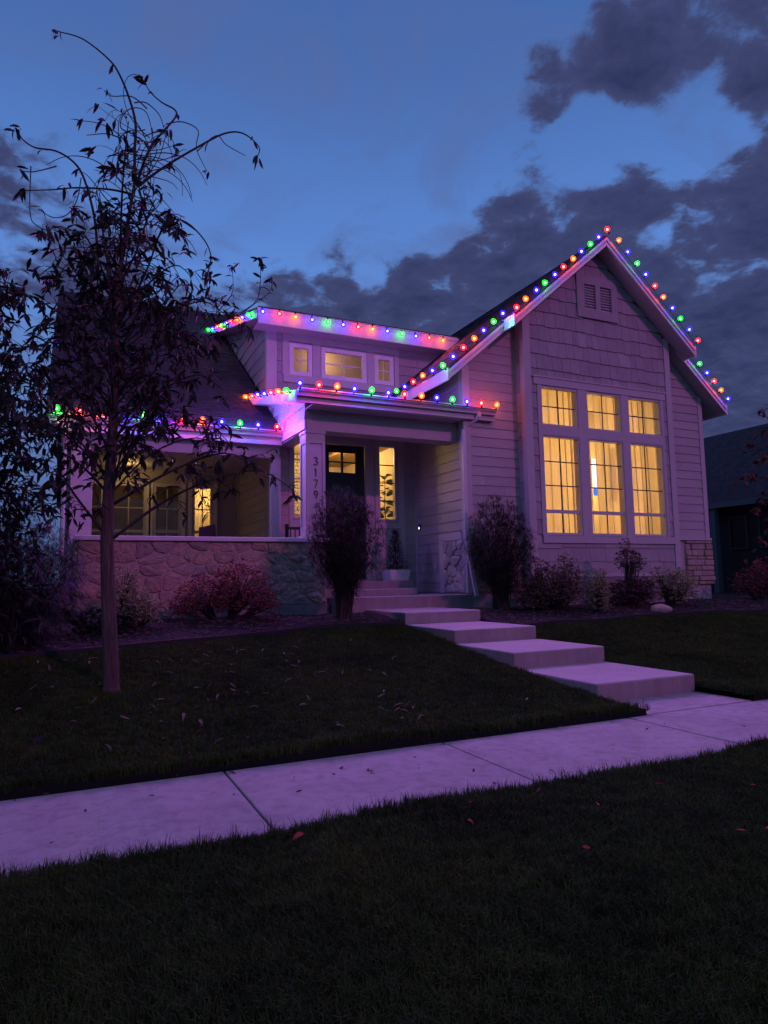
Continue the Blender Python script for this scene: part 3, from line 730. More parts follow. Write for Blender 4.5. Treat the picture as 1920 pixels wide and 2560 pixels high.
# dormer cheek with shingles
fk = Left(DX0)
MB().prism([(DX0+.005, DY+.0, 5.3), (DX0+.005, DY, 7.3), (DX0+.005, 19.9, droof(19.9)-.1), (DX0+.005, 19.9, mroof(19.9)-.05), (DX0+.005, DY, mroof(DY))], (.08, 0, 0)).build('sheathing', M['shake'], dm)
for k in range(11):
    z = 5.42+k*.30
    ylo, yhi = DY+.11, min(19.6, ME+(z+.02-MZ)/MS); 
    y = ylo
    while y < yhi-.02:
        w = R.uniform(.3, .75); a, b = y+.003, min(y+w, yhi)-.003; y += w
        zb = z-R.choice((0, .03)); ta, tb = min(z+.31, droof(a)-.10), min(z+.31, droof(b)-.10)
        if b-a < .03 or (ta <= zb+.03): continue
        MB().loft([fk.p(a, 0, zb), fk.p(b, 0, zb), fk.p(b, .024, zb), fk.p(a, .024, zb)], [fk.p(a, 0, ta), fk.p(b, 0, max(tb, zb+.02)), fk.p(b, .004, max(tb, zb+.02)), fk.p(a, .004, ta)]).build('shake', M['shake'], dm)
corner_board(fk, dm, DY-.03, DY+.10, 5.3, 7.17, .03)
yslab(3.70, 9.0, DE, DZ, 20.2, droof(20.2), .05, 'dormer_roof')
courses((3.70, DE, DZ+.002), (1, 0, 0), (0, 1, DS), (0, -DS, 1), 5.2, 2.0, seed=12, tab=.4)
MB().box(3.70, 8.86, DE-.03, DE, DZ-.36, DZ-.012).build('fascia', M['white'], rf)
MB().box(3.68, 8.80, DE-.055, DE-.0305, DZ-.10, DZ-.012).build('fascia', M['white'], rf)
MB().box(3.69, 8.84, DE-.06, DE+.0, DZ-.011, DZ+.014).build('drip_edge', M['black'], rf)
MB().box(3.70, 8.9, DE+.001, DY, DZ-.36, DZ-.34).build('soffit', M['trim'], rf)
MB().prism([(3.70, DE-.001, DZ-.05), (3.70, 20.0, droof(20.0)-.05), (3.70, 20.0, droof(20.0)-.24), (3.70, DE-.001, DZ-.24)], (-.03, 0, 0)).build('rake_board', M['white'], rf)
MB().prism([(3.70, DE, DZ-.24), (3.70, 19.6, droof(19.6)-.24), (3.70, 19.6, droof(19.6)-.26), (3.70, DE, DZ-.26)], (.33, 0, 0)).build('soffit', M['trim'], rf)
# --- entry porch roof, beam, column
PE, PZ, PS = 11.50, 4.77, .22
def proof(y): return PZ+PS*(y-PE)
pc = part('entry_porch')
yslab(3.68, 7.255, PE, PZ, 14.74, proof(14.74), .05, 'porch_roof'); yslab(7.256, 7.93, PE, PZ, 11.60, proof(11.60), .05, 'porch_roof')
yslab(3.68, 4.02, 14.741, proof(14.741), 15.05, proof(15.05), .05, 'porch_roof')
MB().prism([(3.68, PE, PZ-.02), (3.68, 15.05, proof(15.05)-.02), (3.68, 15.05, proof(15.05)-.22), (3.68, PE, PZ-.22)], (-.03, 0, 0)).build('rake_board', M['white'], rf)
MB().prism([(3.68, PE+.01, PZ-.21), (3.68, 14.9, proof(14.9)-.21), (3.68, 14.9, proof(14.9)-.23), (3.68, PE+.01, PZ-.23)], (.30, 0, 0)).build('soffit', M['white'], rf)
def gutter(x0, x1, y, zt, name='gutter'):
    """K-style trough seen from the front: lip, belly, foot"""
    prof = [(0, -.125), (-.055, -.125), (-.062, -.105), (-.075, -.075), (-.105, -.045), (-.112, -.018), (-.125, -.014), (-.125, .0), (-.112, .0), (-.105, -.01), (0, -.01)]
    MB().prism([(x0, y+a, zt+b) for a, b in prof], (x1-x0, 0, 0)).build(name, M['gutter'], rf)
gutter(3.68, 7.93, PE-.001, PZ-.005)
MB().box(3.68, 7.93, PE, PE+.03, PZ-.24, PZ-.055).build('fascia', M['trim'], rf)
MB().box(3.985, 7.20, PE+.031, 13.79, PZ-.26, PZ-.24).build('porch_ceiling', M['trim'], rf)
MB().box(7.262, 7.93, PE+.031, HY-.025, PZ-.24, PZ-.225).build('soffit', M['trim'], rf)
fb = Front(11.92)
mb = MB(); fbox(mb, fb, 3.99, 7.255, -.36, 0, 4.13, 4.515); beam = mb.build('porch_beam', M['trim'], pc)
board(fb, pc, 4.0, 7.25, 4.455, 4.512, .02, 'beam_trim'); board(fb, pc, 4.0, 7.25, 4.128, 4.19, .02, 'beam_trim')
board(fb, pc, 4.0, 4.10, 4.191, 4.454, .02, 'beam_trim'); board(fb, pc, 7.16, 7.25, 4.191, 4.454, .02, 'beam_trim')
# cheek of the porch roof
MB().prism([(3.985, 11.92, 4.32), (3.985, 13.72, 4.32), (3.985, 13.72, 4.60), (3.985, 15.0, 5.46), (3.985, 15.0, proof(15.0)-.05), (3.985, 11.92, proof(11.92)-.06)], (.07, 0, 0)).build('sheathing', M['shake'], pc)
fp = Left(3.985)
MB().prism([fp.p(11.90, .0, 4.14), fp.p(13.74, .0, 4.19), fp.p(13.72, .0, 4.36), fp.p(11.90, .0, 4.32)], (-.03, 0, 0)).build('side_beam', M['white'], pc)
MB().box(3.99, 4.3, 12.28, 13.74, 4.14, 4.33).build('side_beam', M['trim'], pc)
for k in range(4):
    z = 4.34+k*.25; y = 11.93
    ylim = lambda zz: 13.70 if zz < 4.6 else ME+(zz-MZ)/MS
    while y < ylim(z)-.03:
        w = R.uniform(.10, .2); a, b = y+.003, min(y+w, ylim(z))-.003; y += w
        ta, tb = min(z+.25, proof(a)-.215), min(z+.25, proof(b)-.215); zb = z-R.choice((0, .02))
        if b-a < .02 or ta <= zb+.03: continue
        MB().loft([fp.p(a, 0, zb), fp.p(b, 0, zb), fp.p(b, .022, zb), fp.p(a, .022, zb)], [fp.p(a, 0, ta), fp.p(b, 0, tb), fp.p(b, .004, tb), fp.p(a, .004, ta)]).build('shake', M['white'], pc)
# column with house number
def column(x0, x1, y0, y1, z0, z1, panel=True, m='trim'):
    col = MB().box(x0+.02, x1-.02, y0+.02, y1-.02, z0, z1).build('column', M[m], pc)
    if panel:
        for fr, a, b in ((Front(y0+.02), x0+.0, x1-.0), (Left(x0+.02), y0+.0, y1-.0)):
            for u0, u1, c, d in ((a+(.001 if fr.__class__ is Left else 0), a+.055, z0, z1), (b-.055, b, z0, z1), (a+.055, b-.055, z1-.24, z1), (a+.055, b-.055, z0, z0+.2)):
                q = MB(); fbox(q, fr, u0, u1, 0, .02, c, d); q.build('panel_trim', M[m], col)
    return col
column(3.99, 4.366, 11.91, 12.28, 2.10, 4.125)
mb = MB().box(3.975, 4.38, 11.895, 12.295, 4.07, 4.127); mb.build('capital', M['trim'], pc)
MB().box(3.96, 4.39, 11.88, 12.30, 2.101, 2.16).build('column_base', M['trim'], pc)
DIG = {'3': [[(-.03, .13), (.0, .145), (.032, .125), (.035, .10), (.0, .078), (.038, .055), (.04, .022), (.0, .0), (-.035, .015)]],
       '1': [[(-.018, .125), (.004, .145), (.004, .0)]], '7': [[(-.036, .142), (.038, .142), (-.008, .0)]],
       '9': [[(.034+.0, .098), (.024, .128), (.0, .14), (-.026, .128), (-.034, .10), (-.026, .074), (.0, .064), (.026, .074), (.034, .10), (.03, .05), (.012, .012), (-.012, .0)]]}
for ch, zb in (('3', 3.475), ('1', 3.262), ('7', 3.05), ('9', 2.845)):
    mb = MB()
    for line in DIG[ch]: mb.tube([(4.178+a, 11.919, zb+b) for a, b in line], .0085, 5)
    mb.build('digit', M['black'], pc)
# downspout
def pipe(pts, w=.075, d=.055):
    mb = MB()
    for a, b in zip(pts, pts[1:]):
        q = lambda p: [(p[0]-w/2, p[1]-d/2, p[2]), (p[0]+w/2, p[1]-d/2, p[2]), (p[0]+w/2, p[1]+d/2, p[2]), (p[0]-w/2, p[1]+d/2, p[2])]
        mb.loft(q(b), q(a))
    return mb.build('downspout', M['gutter'], pc)
pipe([(7.50, 11.41, 4.65), (7.49, 11.41, 4.56), (7.44, 11.44, 4.50), (7.25, 11.53, 4.36), (7.20, 11.545, 4.28), (7.20, 11.545, 2.20), (7.225, 11.54, 1.9), (7.33, 11.44, .96)])
# --- entry wall with door and sidelights
ew = part('entry_wall'); fe = Front(13.80)
EH = [(5.0, 6.0, 1.32, 4.30), (6.335, 6.745, 2.655, 4.335), (4.335, 4.745, 2.655, 4.335)]
mb = MB()
for a, b, c, d in rects_minus(4.0, 7.25, .95, 4.6, EH): fbox(mb, fe, a, b, -.14, -.005, c, d)
mb.build('sheathing', M['trim'], ew)
lap_boards(fe, ew, 1.03, 4.5, lambda z: [(6.97, 7.245)], .21); lap_boards(fe, ew, 1.03, 4.5, lambda z: [(4.02, 4.23)], .21)
board(fe, ew, 4.95, 6.06, 4.31, 4.40, .03); board(fe, ew, 6.01, 6.10, 1.30, 4.309, .03); board(fe, ew, 4.90, 4.99, 1.30, 4.309, .03)
for a, b in ((6.235, 6.965), (4.236, 4.895)):
    board(fe, ew, a, b, 4.40, 4.53, .036); board(fe, ew, a, b, 2.46, 2.60, .036, 'apron_board')
    board(fe, ew, a, a+.075, 2.601, 4.399, .03); board(fe, ew, b-.16, b, 2.601, 4.399, .03)
board(fe, ew, 6.235, 6.30, 1.31, 2.459, .02); board(fe, ew, 6.87, 6.965, 1.03, 2.459, .03); board(fe, ew, 6.301, 6.869, 1.31, 1.42, .02)
window(fe, ew, *EH[1], 1, 4, fw_=.04, recess=.03); window(fe, ew, *EH[2], 1, 4, fw_=.04, recess=.03)
# door: dark slab with four lights
dr = MB(); GL = [(5.155, 5.445, 3.93, 4.13), (5.49, 5.785, 3.93, 4.13), (5.155, 5.445, 3.685, 3.90), (5.49, 5.785, 3.685, 3.90)]
for a, b, c, d in rects_minus(5.005, 5.995, 1.33, 4.295, GL): fbox(dr, fe, a, b, -.07, -.025, c, d)
door = dr.build('door', M['door'], ew)
for a, b, c, d in GL:
    q = MB(); fbox(q, fe, a, b, -.05, -.045, c, d); q.build('pane', M['glass'], door)
for u in (5.16, 5.55):
    q = MB(); fbox(q, fe, u, u+.27, -.025, -.012, 1.6, 3.4); q.build('door_panel', M['door'], door)
q = MB(); q.tube([(5.07, 13.79, 2.25), (5.07, 13.75, 2.25), (5.07, 13.75, 2.6), (5.07, 13.79, 2.6)], .012, 6); q.build('handle', M['black'], door)
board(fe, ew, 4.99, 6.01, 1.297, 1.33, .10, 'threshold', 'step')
# --- terrace porch on the left (behind the stone wall)
tp = part('terrace_porch')
MB().box(-.1, 3.99, 12.2, 17.5, .9, 1.29).build('terrace_floor', M['foundation'], tp)
ft = Front(17.5); TW = [(.95, 1.72, 1.75, 3.75), (1.92, 2.55, 1.75, 3.75), (.05, .75, 1.75, 3.75), (2.86, 3.34, 1.55, 3.75)]
mb = MB()
for a, b, c, d in rects_minus(-.1, 4.0, 1.2, 4.5, TW): fbox(mb, ft, a, b, -.14, -.005, c, d)
mb.build('sheathing', M['siding'], tp)
for a, b, c, d in TW:
    window(ft, tp, a, b, c, d, 2, 2, meet=2.6, fw_=.09, pm='glass_dark', mm='vinyl', mw=.014)
    for x in (a-.12, b+.03): board(ft, tp, x, x+.09, c-.1, d+.1, .04, 'trim_board', 'white')
fq = Left(4.0); mb = MB(); fbox(mb, fq, 13.95, 17.5, -.12, -.004, .95, 4.5); mb.build('sheathing', M['siding'], tp)
lap_boards(fq, tp, 1.03, 4.3, lambda z: [(13.97, 17.35)], .21); corner_board(fq, tp, 13.80, 13.965, 1.0, 4.3); corner_board(fq, tp, 17.36, 17.49, 1.0, 4.3)
MB().box(-.1, 4.0, 13.62, 17.5, 4.13, 4.15).build('porch_ceiling', M['trim'], tp)
MB().box(-.15, 3.96, 13.55, 13.72, 3.86, 4.125).build('porch_beam', M['trim'], tp)
MB().box(-.32, 3.97, ME, ME+.03, MZ-.30, MZ-.065).build('fascia', M['white'], rf); MB().box(-.32, 3.97, ME+.031, 13.66, MZ-.30, MZ-.285).build('soffit', M['trim'], rf)
gutter(-.34, 3.95, ME-.001, MZ-.02)
for a, b in ((3.79, 3.985), (.03, .40)): 
    MB().box(a, b, 13.55, 13.55+(b-a), 1.25, 3.858).build('column', M['trim'], tp)
    MB().box(a-.02, b+.02, 13.53, 13.57+(b-a), 2.06, 2.14).build('column_base', M['trim'], tp)
# left downspout glint
MB().tube([(-.25, 13.32, 4.27), (-.1, 13.42, 4.05), (-.08, 13.5, 3.9), (-.08, 13.5, 1.0)], .035, 6).build('downspout', M['gutter'], tp)
# --- interiors
def room(x0, x1, y0, y1, z0, z1, m='room'):
    mb = MB(); t = .03
    mb.box(x0-t, x1+t, y1, y1+t, z0, z1); mb.box(x0-t, x0, y0, y1, z0, z1); mb.box(x1, x1+t, y0, y1, z0, z1)
    mb.box(x0-t, x1+t, y0, y1+t, z0-t, z0); mb.box(x0-t, x1+t, y0, y1+t, z1, z1+t)
    return mb.build('room_wall', M[m], house)
def lamp(name, loc, w, col, r=.15):
    l = bpy.data.lights.new(name, 'POINT'); l.energy = w; l.color = col; l.shadow_soft_size = r
    o = bpy.data.objects.new(name, l); C.objects.link(o); o.parent = house; o.location = Vector(loc)-Vector(wpos(house)); return o
WARM = (1.0, .62, .19)
room(8.64, 12.735, 11.49, 15.6, 1.34, 5.75, 'room_tan')
lamp('room_light', (12.3, 14.9, 3.9), 480, WARM, .06); lamp('room_light', (10.2, 15.0, 3.9), 380, WARM, .06)
room(4.30, 7.3, 14.89, 16.1, 5.6, 7.2); lamp('dormer_light', (5.8, 15.7, 6.9), 9, (1.0, .60, .26), .2)
room(4.08, 7.10, 13.96, 17.9, 1.28, 4.75); lamp('hall_light', (5.9, 15.6, 4.4), 120, (1.0, .62, .20), .2)
room(-.1, 2.70, 17.66, 20, 1.3, 4.3); lamp('back_room_light', (1.4, 19.2, 3.9), 1.5, (1.0, .6, .25), .2)
room(2.76, 4.2, 17.66, 18.9, 1.3, 4.3); lamp('back_hall_light', (3.5, 18.4, 3.6), 34, (1.0, .64, .20), .12)
lamp('terrace_light', (1.3, 16.75, 3.9), 8, (1.0, .62, .18), .08)
MB().box(6.15, 7.09, 14.0, 17.8, 4.52, 4.60).build('ceiling_beam', M['wood'], house)
# brick chimney breast seen through the door lights
cb = thing('chimney_breast', 'whitewashed brick chimney breast seen through the door lights', 'chimney', (5.1, 17.3, 1.29))
MB().box(4.1, 6.2, 17.36, 17.85, 1.29, 4.72).build('mortar_core', M['mortar'], cb)
bm = MB().box(-.105, .105, 0, .05, 0, .065).mesh('brick', M['brick'])
for j in range(34):
    for i in range(9):
        if j % 2 and i == 8: continue
        if 3.0 > 1.29+j*.1: continue
        o = bpy.data.objects.new('brick', bm); C.objects.link(o); o.parent = cb
        o.location = (-.93+i*.228+(.114 if j % 2 else 0), -.0+R.uniform(-.012, .008), j*.1+.01); o.scale = (1, 1, 1.3)

# ================================================================== TERRACE STONE WALL
wall = thing('stone_wall', 'low fieldstone terrace wall with a pale flat cap', 'wall', (2, 11.9, .6))
fw2 = Front(11.92)
MB().box(.17, 4.37, 11.905, 12.2, .85, 2.02).build('mortar_core', M['mortar'], wall)
MB().box(.17, .44, 12.2, 13.5, .85, 2.02).build('mortar_core', M['mortar'], wall)
stones(fw2, wall, .15, 4.36, .89, 2.015, 96, asp=.62, seed=21, proud=(.035, .070), off=-.01)
stones(Left(.175), wall, 11.9, 13.5, .89, 2.015, 30, asp=.62, seed=22, proud=(.03, .06))
MB().box(.09, 4.44, 11.83, 12.30, 2.021, 2.10).build('cap_stone', M['cap'], wall, bevel=.012)
MB().box(.09, .52, 12.301, 13.54, 2.021, 2.10).build('cap_stone', M['cap'], wall, bevel=.012)
for a, b in ((.12, 1.9), (1.905, 3.45), (3.455, 4.40)):
    MB().box(a, b-.004, 11.86, 12.2, .38, .885).build('footing', M['foundation'], wall)

# ================================================================== STRING LIGHTS
BULB = MB().rev([(.014, 0), (.040, .012), (.056, .036), (.055, .064), (.038, .098), (.012, .118)], seg=10)
CORE = MB().rev([(.008, .026), (.022, .034), (.027, .050), (.018, .070), (.006, .080)], seg=8)
SOCK = MB().rev([(.015, -.055), (.018, -.05), (.018, .0), (.014, .004)], seg=8)
BM = {k: BULB.mesh('bulb', M['bulb'+k], smooth=True) for k in 'ROBG'}; CMh = {k: CORE.mesh('bulb_core', M['core'+k], smooth=True) for k in 'ROBG'}
SM = SOCK.mesh('socket', M['wire'])
LD = {}; LW = {}; LS = {}
for k in 'ROBG':
    l = bpy.data.lights.new('bulb_light', 'POINT'); l.energy = LED_W; l.color = LED[k]; l.shadow_soft_size = .05; LD[k] = l
    l = l.copy(); l.energy = 3.2; LW[k] = l
    l = l.copy(); l.energy = (120 if k == 'B' else 42); LS[k] = l
BD_ = {}
for k in 'ROBG':
    l = bpy.data.lights.new('bulb_beam', 'SPOT'); l.energy = YARD_FILL_W[k]; l.color = LED[k]; l.shadow_soft_size = .03; l.spot_size = rad(150); l.spot_blend = 1.0; BD_[k] = l  # extra spots added at the bulbs to brighten the yard, clear of the fascia
def string(label, colors, a, b, axis, beam=True, k_=0):
    a, b = Vector(a), Vector(b); ax = Vector(axis).normalized(); n = len(colors)
    t = thing('string_light', label, 'string lights', a, 'coloured string lights along the eaves')
    pts = []
    for i, c in enumerate(colors):
        p = a+(b-a)*(i/max(1, n-1)); p = p+Vector((R.uniform(-.01, .01), R.uniform(-.006, .006), R.uniform(-.008, .008)))
        d = (ax+Vector((R.uniform(-.18, .18), R.uniform(-.1, .1), R.uniform(-.12, .12)))).normalized()
        rot = d.to_track_quat('Z', 'Y')
        o = bpy.data.objects.new('bulb', BM[c]); C.objects.link(o); o.parent = t; o.location = p-a; o.rotation_mode = 'QUATERNION'; o.rotation_quaternion = rot
        for nm, me in (('bulb_core', CMh[c]), ('socket', SM)):
            q = bpy.data.objects.new(nm, me); C.objects.link(q); q.parent = o
        L = bpy.data.objects.new('bulb_light', (LD, LW, LS)[k_(i) if callable(k_) else k_][c]); C.objects.link(L); L.parent = o; L.location = (0, 0, .05)
        if beam:
            L = bpy.data.objects.new('bulb_beam', BD_[c]); C.objects.link(L); L.parent = t; L.location = p-a+d*.05
            L.rotation_euler = Vector((0, -1, -.45)).to_track_quat('-Z', 'Y').to_euler()
        q = p-d*.055; pts.append(q)
        if i < n-1:
            p2 = a+(b-a)*((i+.5)/(n-1)); pts.append(p2-ax*.06+Vector((0, 0, -.012)))
    MB().tube(pts, .005, 4).build('wire', M['wire'], t)
    return t
nL, nR = Vector((-SLP, 0, 1)).normalized(), Vector((SLP, 0, 1)).normalized()
string('string of coloured bulbs on the right rake of the tall gable', 'OBGBROBGBR', (10.93, 10.868, 8.725), (13.245, 10.868, 6.735), nR)
string('string of bulbs on the left rake of the tall gable, red bulb at its peak', 'RBGBORBGBOR', (10.685, 10.868, 8.905), (8.155, 10.868, 6.725), nL)
string('short string of bulbs on the lowest right rake, blue bulb at its end', 'BGBROB', (13.455, 11.215, 6.535), (14.59, 11.215, 5.555), nR)
string('string of bulbs on the lower left rake above the porch gutter', 'BGBORBG', (8.075, 11.23, 6.71), (6.61, 11.215, 5.42), nL)
string('string of bulbs running back along the wing eave above the porch roof', 'BORBGB', (6.68, 11.80, 5.50), (6.68, 13.9, 5.50), (-.35, 0, 1), beam=False)
string('string of bulbs hanging along the front fascia of the dormer', 'BROBGBROBGBRO', (3.77, DE-.12, 7.295), (8.341, DE-.12, 7.265), (0, -.25, -1), k_=1)
string('string of bulbs on the sloping left edge of the dormer roof', 'GBORBGRBG', (3.645, 14.75, 7.33), (3.645, 19.6, 8.68), (-1, 0, .35), beam=False)
string('string of bulbs standing on the gutter of the entry porch', 'BROBGBROBGBRO', (3.70, PE-.165, 4.785), (7.875, PE-.165, 4.785), (0, -.15, 1), k_=lambda i: 2 if i < 6 else 0)
string('short string of bulbs on the left edge of the entry porch roof', 'GORBBRO', (3.62, 11.75, 4.77), (3.62, 14.9, 5.46), (-1, 0, .4), beam=False)
string('string of bulbs on the low left gutter behind the tree', 'GROBGBROBGBR', (-.239, ME-.165, 4.41), (3.80, ME-.165, 4.41), (0, -.15, 1), k_=lambda i: 2 if i < 11 else 0)
# ================================================================== CURTAINS AND THINGS INDOORS
def curtain(x0, x1, y, z0, z1, label, seed, lean=0.0):
    rr = random.Random(seed); n = int((x1-x0)/.011); mb = MB(); ph = 0; xs = []
    for i in range(n+1):
        if i % 24 == 0: w_ = rr.uniform(.26, .44); am = rr.uniform(.045, .085); ov = rr.uniform(.014, .034)
        ph += w_; xs.append((x0+(x1-x0)*i/n+ov*math.sin(ph*2), am*math.sin(ph)+.02*math.sin(ph*.31+1)))
    for j, z in enumerate((z0, (z0+z1)/2, z1)):
        for x, d in xs: mb.v.append((x+lean*(z-z0)/(z1-z0), y+d*(1.0 if j < 2 else .75), z))
    for j in range(2):
        for i in range(n): mb.f.append((j*(n+1)+i, j*(n+1)+i+1, (j+1)*(n+1)+i+1, (j+1)*(n+1)+i))
    return tag(mb.build('curtain', M['curtain'], smooth=True), label, 'curtain', 'curtains in the tall gable windows')
curtain(8.70, 10.66, 11.74, 1.38, 5.70, 'cream pleated curtain filling the left windows of the lit gable', 1, -.03)
curtain(10.93, 12.72, 11.76, 1.38, 5.70, 'cream pleated curtain filling the middle and right windows of the lit gable', 2, -.08)
sc_ = thing('hanging_panel', 'narrow white panel with a blue foot glimpsed between the cream curtains', 'panel', (11.6, 12.6, 3.25))
MB().box(11.47, 11.63, 12.58, 12.60, 3.45, 4.15).build('panel', M['screen'], sc_); MB().box(11.47, 11.63, 12.575, 12.60, 3.25, 3.445).build('panel_foot', M['screen_blue'], sc_)
def leaf_mesh(L, W, fold=.35, droop=.25, seg=3, tip=True):
    """pointed leaf along +Y, folded on its midrib and drooping"""
    v = []; f = []
    for i in range(seg+1):
        t = i/seg; w = W*.5*math.sin(math.pi*min(1, t*.92+.08))**.8 if i < seg else .0
        y = L*t; z = -droop*L*t*t
        v += [(-w, y, z+fold*w), (0, y, z), (w, y, z+fold*w)]
    for i in range(seg):
        a = i*3; f += [(a, a+1, a+4, a+3), (a+1, a+2, a+5, a+4)]
    return v, f
def add_leaf(mb, lm, mtx):
    mb.add([mtx @ Vector(p) for p in lm[0]], lm[1])
def dirmat(p, d, rollv=None, s=1.0):
    d = Vector(d).normalized(); q = d.to_track_quat('Y', 'Z')
    return Matrix.Translation(p) @ (q @ __import__('mathutils').Quaternion((0, 1, 0), rollv or 0)).to_matrix().to_4x4() @ Matrix.Scale(s, 4)
# fig tree in the hall
fg = thing('fig_tree', 'leafy potted fig tree standing in the lit hall behind the sidelight', 'house plant', (6.82, 14.5, 1.29))
MB().rev([(.12, 0), (.16, .02), (.19, .34), (.17, .34)], (6.82, 14.5, 1.29), seg=14).build('pot', M['pot'], fg)
mb = MB(); mb.tube([(6.82, 14.5, 1.6), (6.84, 14.48, 2.3), (6.80, 14.5, 3.0), (6.82, 14.5, 3.7)], [.02, .016, .012, .006], 6); mb.build('stem', M['twig'], fg)
lmf = leaf_mesh(.24, .17, .25, .3, 4); rr = random.Random(3)
me_f = MB().add(*lmf).mesh('leaf', M['fig'])
for i in range(46):
    z = 2.1+1.72*i/46; a = i*2.4; p = Vector((6.82, 14.5, z)); d = Vector((math.cos(a), math.sin(a), rr.uniform(-.2, .6)))
    o = bpy.data.objects.new('leaf', me_f); C.objects.link(o); o.parent = fg
    m = dirmat(p+d*.05-Vector(fg.location), d, rr.uniform(-.6, .6), rr.uniform(.75, 1.25)); o.matrix_local = m

# ================================================================== PORCH THINGS
cp = thing('potted_conifer', 'small dark conifer in a square pale pot on the top porch step', 'potted plant', (6.43, 13.2, 1.296))
MB().loft([(6.22, 13.0, 1.297), (6.64, 13.0, 1.297), (6.64, 13.4, 1.297), (6.22, 13.4, 1.297)], [(6.19, 12.97, 1.52), (6.67, 12.97, 1.52), (6.67, 13.43, 1.52), (6.19, 13.43, 1.52)]).build('pot', M['pot'], cp, bevel=.01)
mb = MB().tube([(6.43, 13.2, 1.5), (6.43, 13.2, 2.3)], [.018, .005], 5); mb.build('trunk', M['twig'], cp)
mb = MB(); rr = random.Random(11)
for i in range(1500):
    t = rr.random()**1.25; z = 1.53+t*.83; rmax = .27*(1-t)**.8+.015
    a = rr.uniform(0, 6.283); rad_ = rmax*rr.uniform(.45, 1.08); p = Vector((6.43+math.cos(a)*rad_, 13.2+math.sin(a)*rad_, z))
    d = Vector((math.cos(a), math.sin(a), rr.uniform(.1, 1.0))).normalized(); s = d.cross(Vector((0, 0, 1))).normalized()*.008; L = rr.uniform(.05, .11)
    mb.add([p-s, p+s, p+d*L+Vector((0, 0, .01))], [(0, 1, 2)])
stuff(mb.build('foliage', M['conifer'], cp))
rl = thing('porch_railing', 'short black metal railing between the post and the house number column', 'railing', (4.16, 13.5, 1.3))
for x in (4.03, 4.34): MB().box(x-.03, x+.03, 13.25, 13.31, 1.29, 2.47).build('rail_post', M['black'], rl)
MB().box(4.06, 4.95, 13.26, 13.30, 2.36, 2.41).build('top_rail', M['black'], rl)
for i in range(9): MB().box(4.10+i*.095, 4.118+i*.095, 13.27, 13.29, 1.45, 2.36).build('baluster', M['black'], rl)
ch = thing('porch_chair', 'dark chair back showing above the terrace wall', 'chair', (2.68, 14.5, 1.29))
MB().loft([(2.48, 14.40, 1.72), (2.92, 14.55, 1.72), (2.92, 14.61, 1.72), (2.48, 14.46, 1.72)], [(2.50, 14.50, 2.47), (2.86, 14.62, 2.56), (2.86, 14.67, 2.56), (2.50, 14.55, 2.47)]).build('backrest', M['black'], ch, bevel=.01)
MB().box(2.46, 2.92, 14.02, 14.5, 1.66, 1.73).build('seat', M['black'], ch, bevel=.01)
for x, y in ((2.49, 14.06), (2.89, 14.06), (2.49, 14.46), (2.89, 14.50)): MB().box(x-.02, x+.02, y-.02, y+.02, 1.29, 1.66).build('leg', M['black'], ch)

# ================================================================== BED EDGING AND ROCK
# one continuous strip each side of the steps
def strip(x0, x1, label):
    mb = MB(); n = int((x1-x0)/.2); pts = [(x0+(x1-x0)*i/n) for i in range(n+1)]
    prof = [(-.012, -.05), (.012, -.05), (.018, .065), (-.018, .065)]
    for x in pts:
        y = edge_y(x); z = gz(x, y)
        mb.v += [(x, y+a, z+b) for a, b in prof]
    for i in range(n):
        for k in range(4): mb.f.append((i*4+k, i*4+(k+1) % 4, (i+1)*4+(k+1) % 4, (i+1)*4+k))
    mb.f += [(3, 2, 1, 0), tuple(n*4+k for k in range(4))]
    return tag(mb.build('bed_edging', M['plastic_black']), label, 'edging', 'black edging strips of the planting beds')
strip(-8, SX0-.03, 'black plastic edging strip of the bed left of the steps'); strip(SX1+.03, 25, 'black plastic edging strip of the bed right of the steps')
mc = MB(); rr = random.Random(41)
for i in range(9000):
    x = rr.uniform(-1.2, 14.5); y = rr.uniform(9.0, 11.85)
    if y < edge_y(x)+.04 or (SX0-.02 < x < SX1+.02): continue
    L, W, a = rr.uniform(.025, .075), rr.uniform(.008, .02), rr.uniform(0, 6.283); p = Vector((x, y, gz(x, y)+.035+.015*math.sin(x*9+y*5)*math.sin(y*11-x*3)))
    d = Vector((math.cos(a), math.sin(a), rr.uniform(-.35, .35))); n = Vector((-math.sin(a), math.cos(a), rr.uniform(-.5, .5)))
    mc.loft([p-d*L*.5-n*W*.5, p-d*L*.5+n*W*.5, p-d*L*.5+Vector((0, 0, .008))], [p+d*L*.5-n*W*.4, p+d*L*.5+n*W*.5, p+d*L*.5+Vector((0, 0, .009))])
stuff(mc.build('bark_chips', M['chip']))
bm_ = bmesh.new(); bmesh.ops.create_icosphere(bm_, subdivisions=3, radius=1)
rr = random.Random(2)
for v in bm_.verts:
    n = math.sin(v.co.x*3.1+1)*.08+math.sin(v.co.y*4.3)*.07+math.sin(v.co.z*5+v.co.x*2)*.05
    v.co *= 1+n; v.co.x *= .235; v.co.y *= .17; v.co.z *= .105
me = bpy.data.meshes.new('rock'); bm_.to_mesh(me); bm_.free(); me.materials.append(M['rock']); me.polygons.foreach_set('use_smooth', [True]*len(me.polygons))
o = bpy.data.objects.new('rock', me); C.objects.link(o); o.location = (10.5, 9.83, gz(10.5, 9.83)+.055); tag(o, 'smooth pale oval rock lying on the mulch at the bed edge', 'rock')

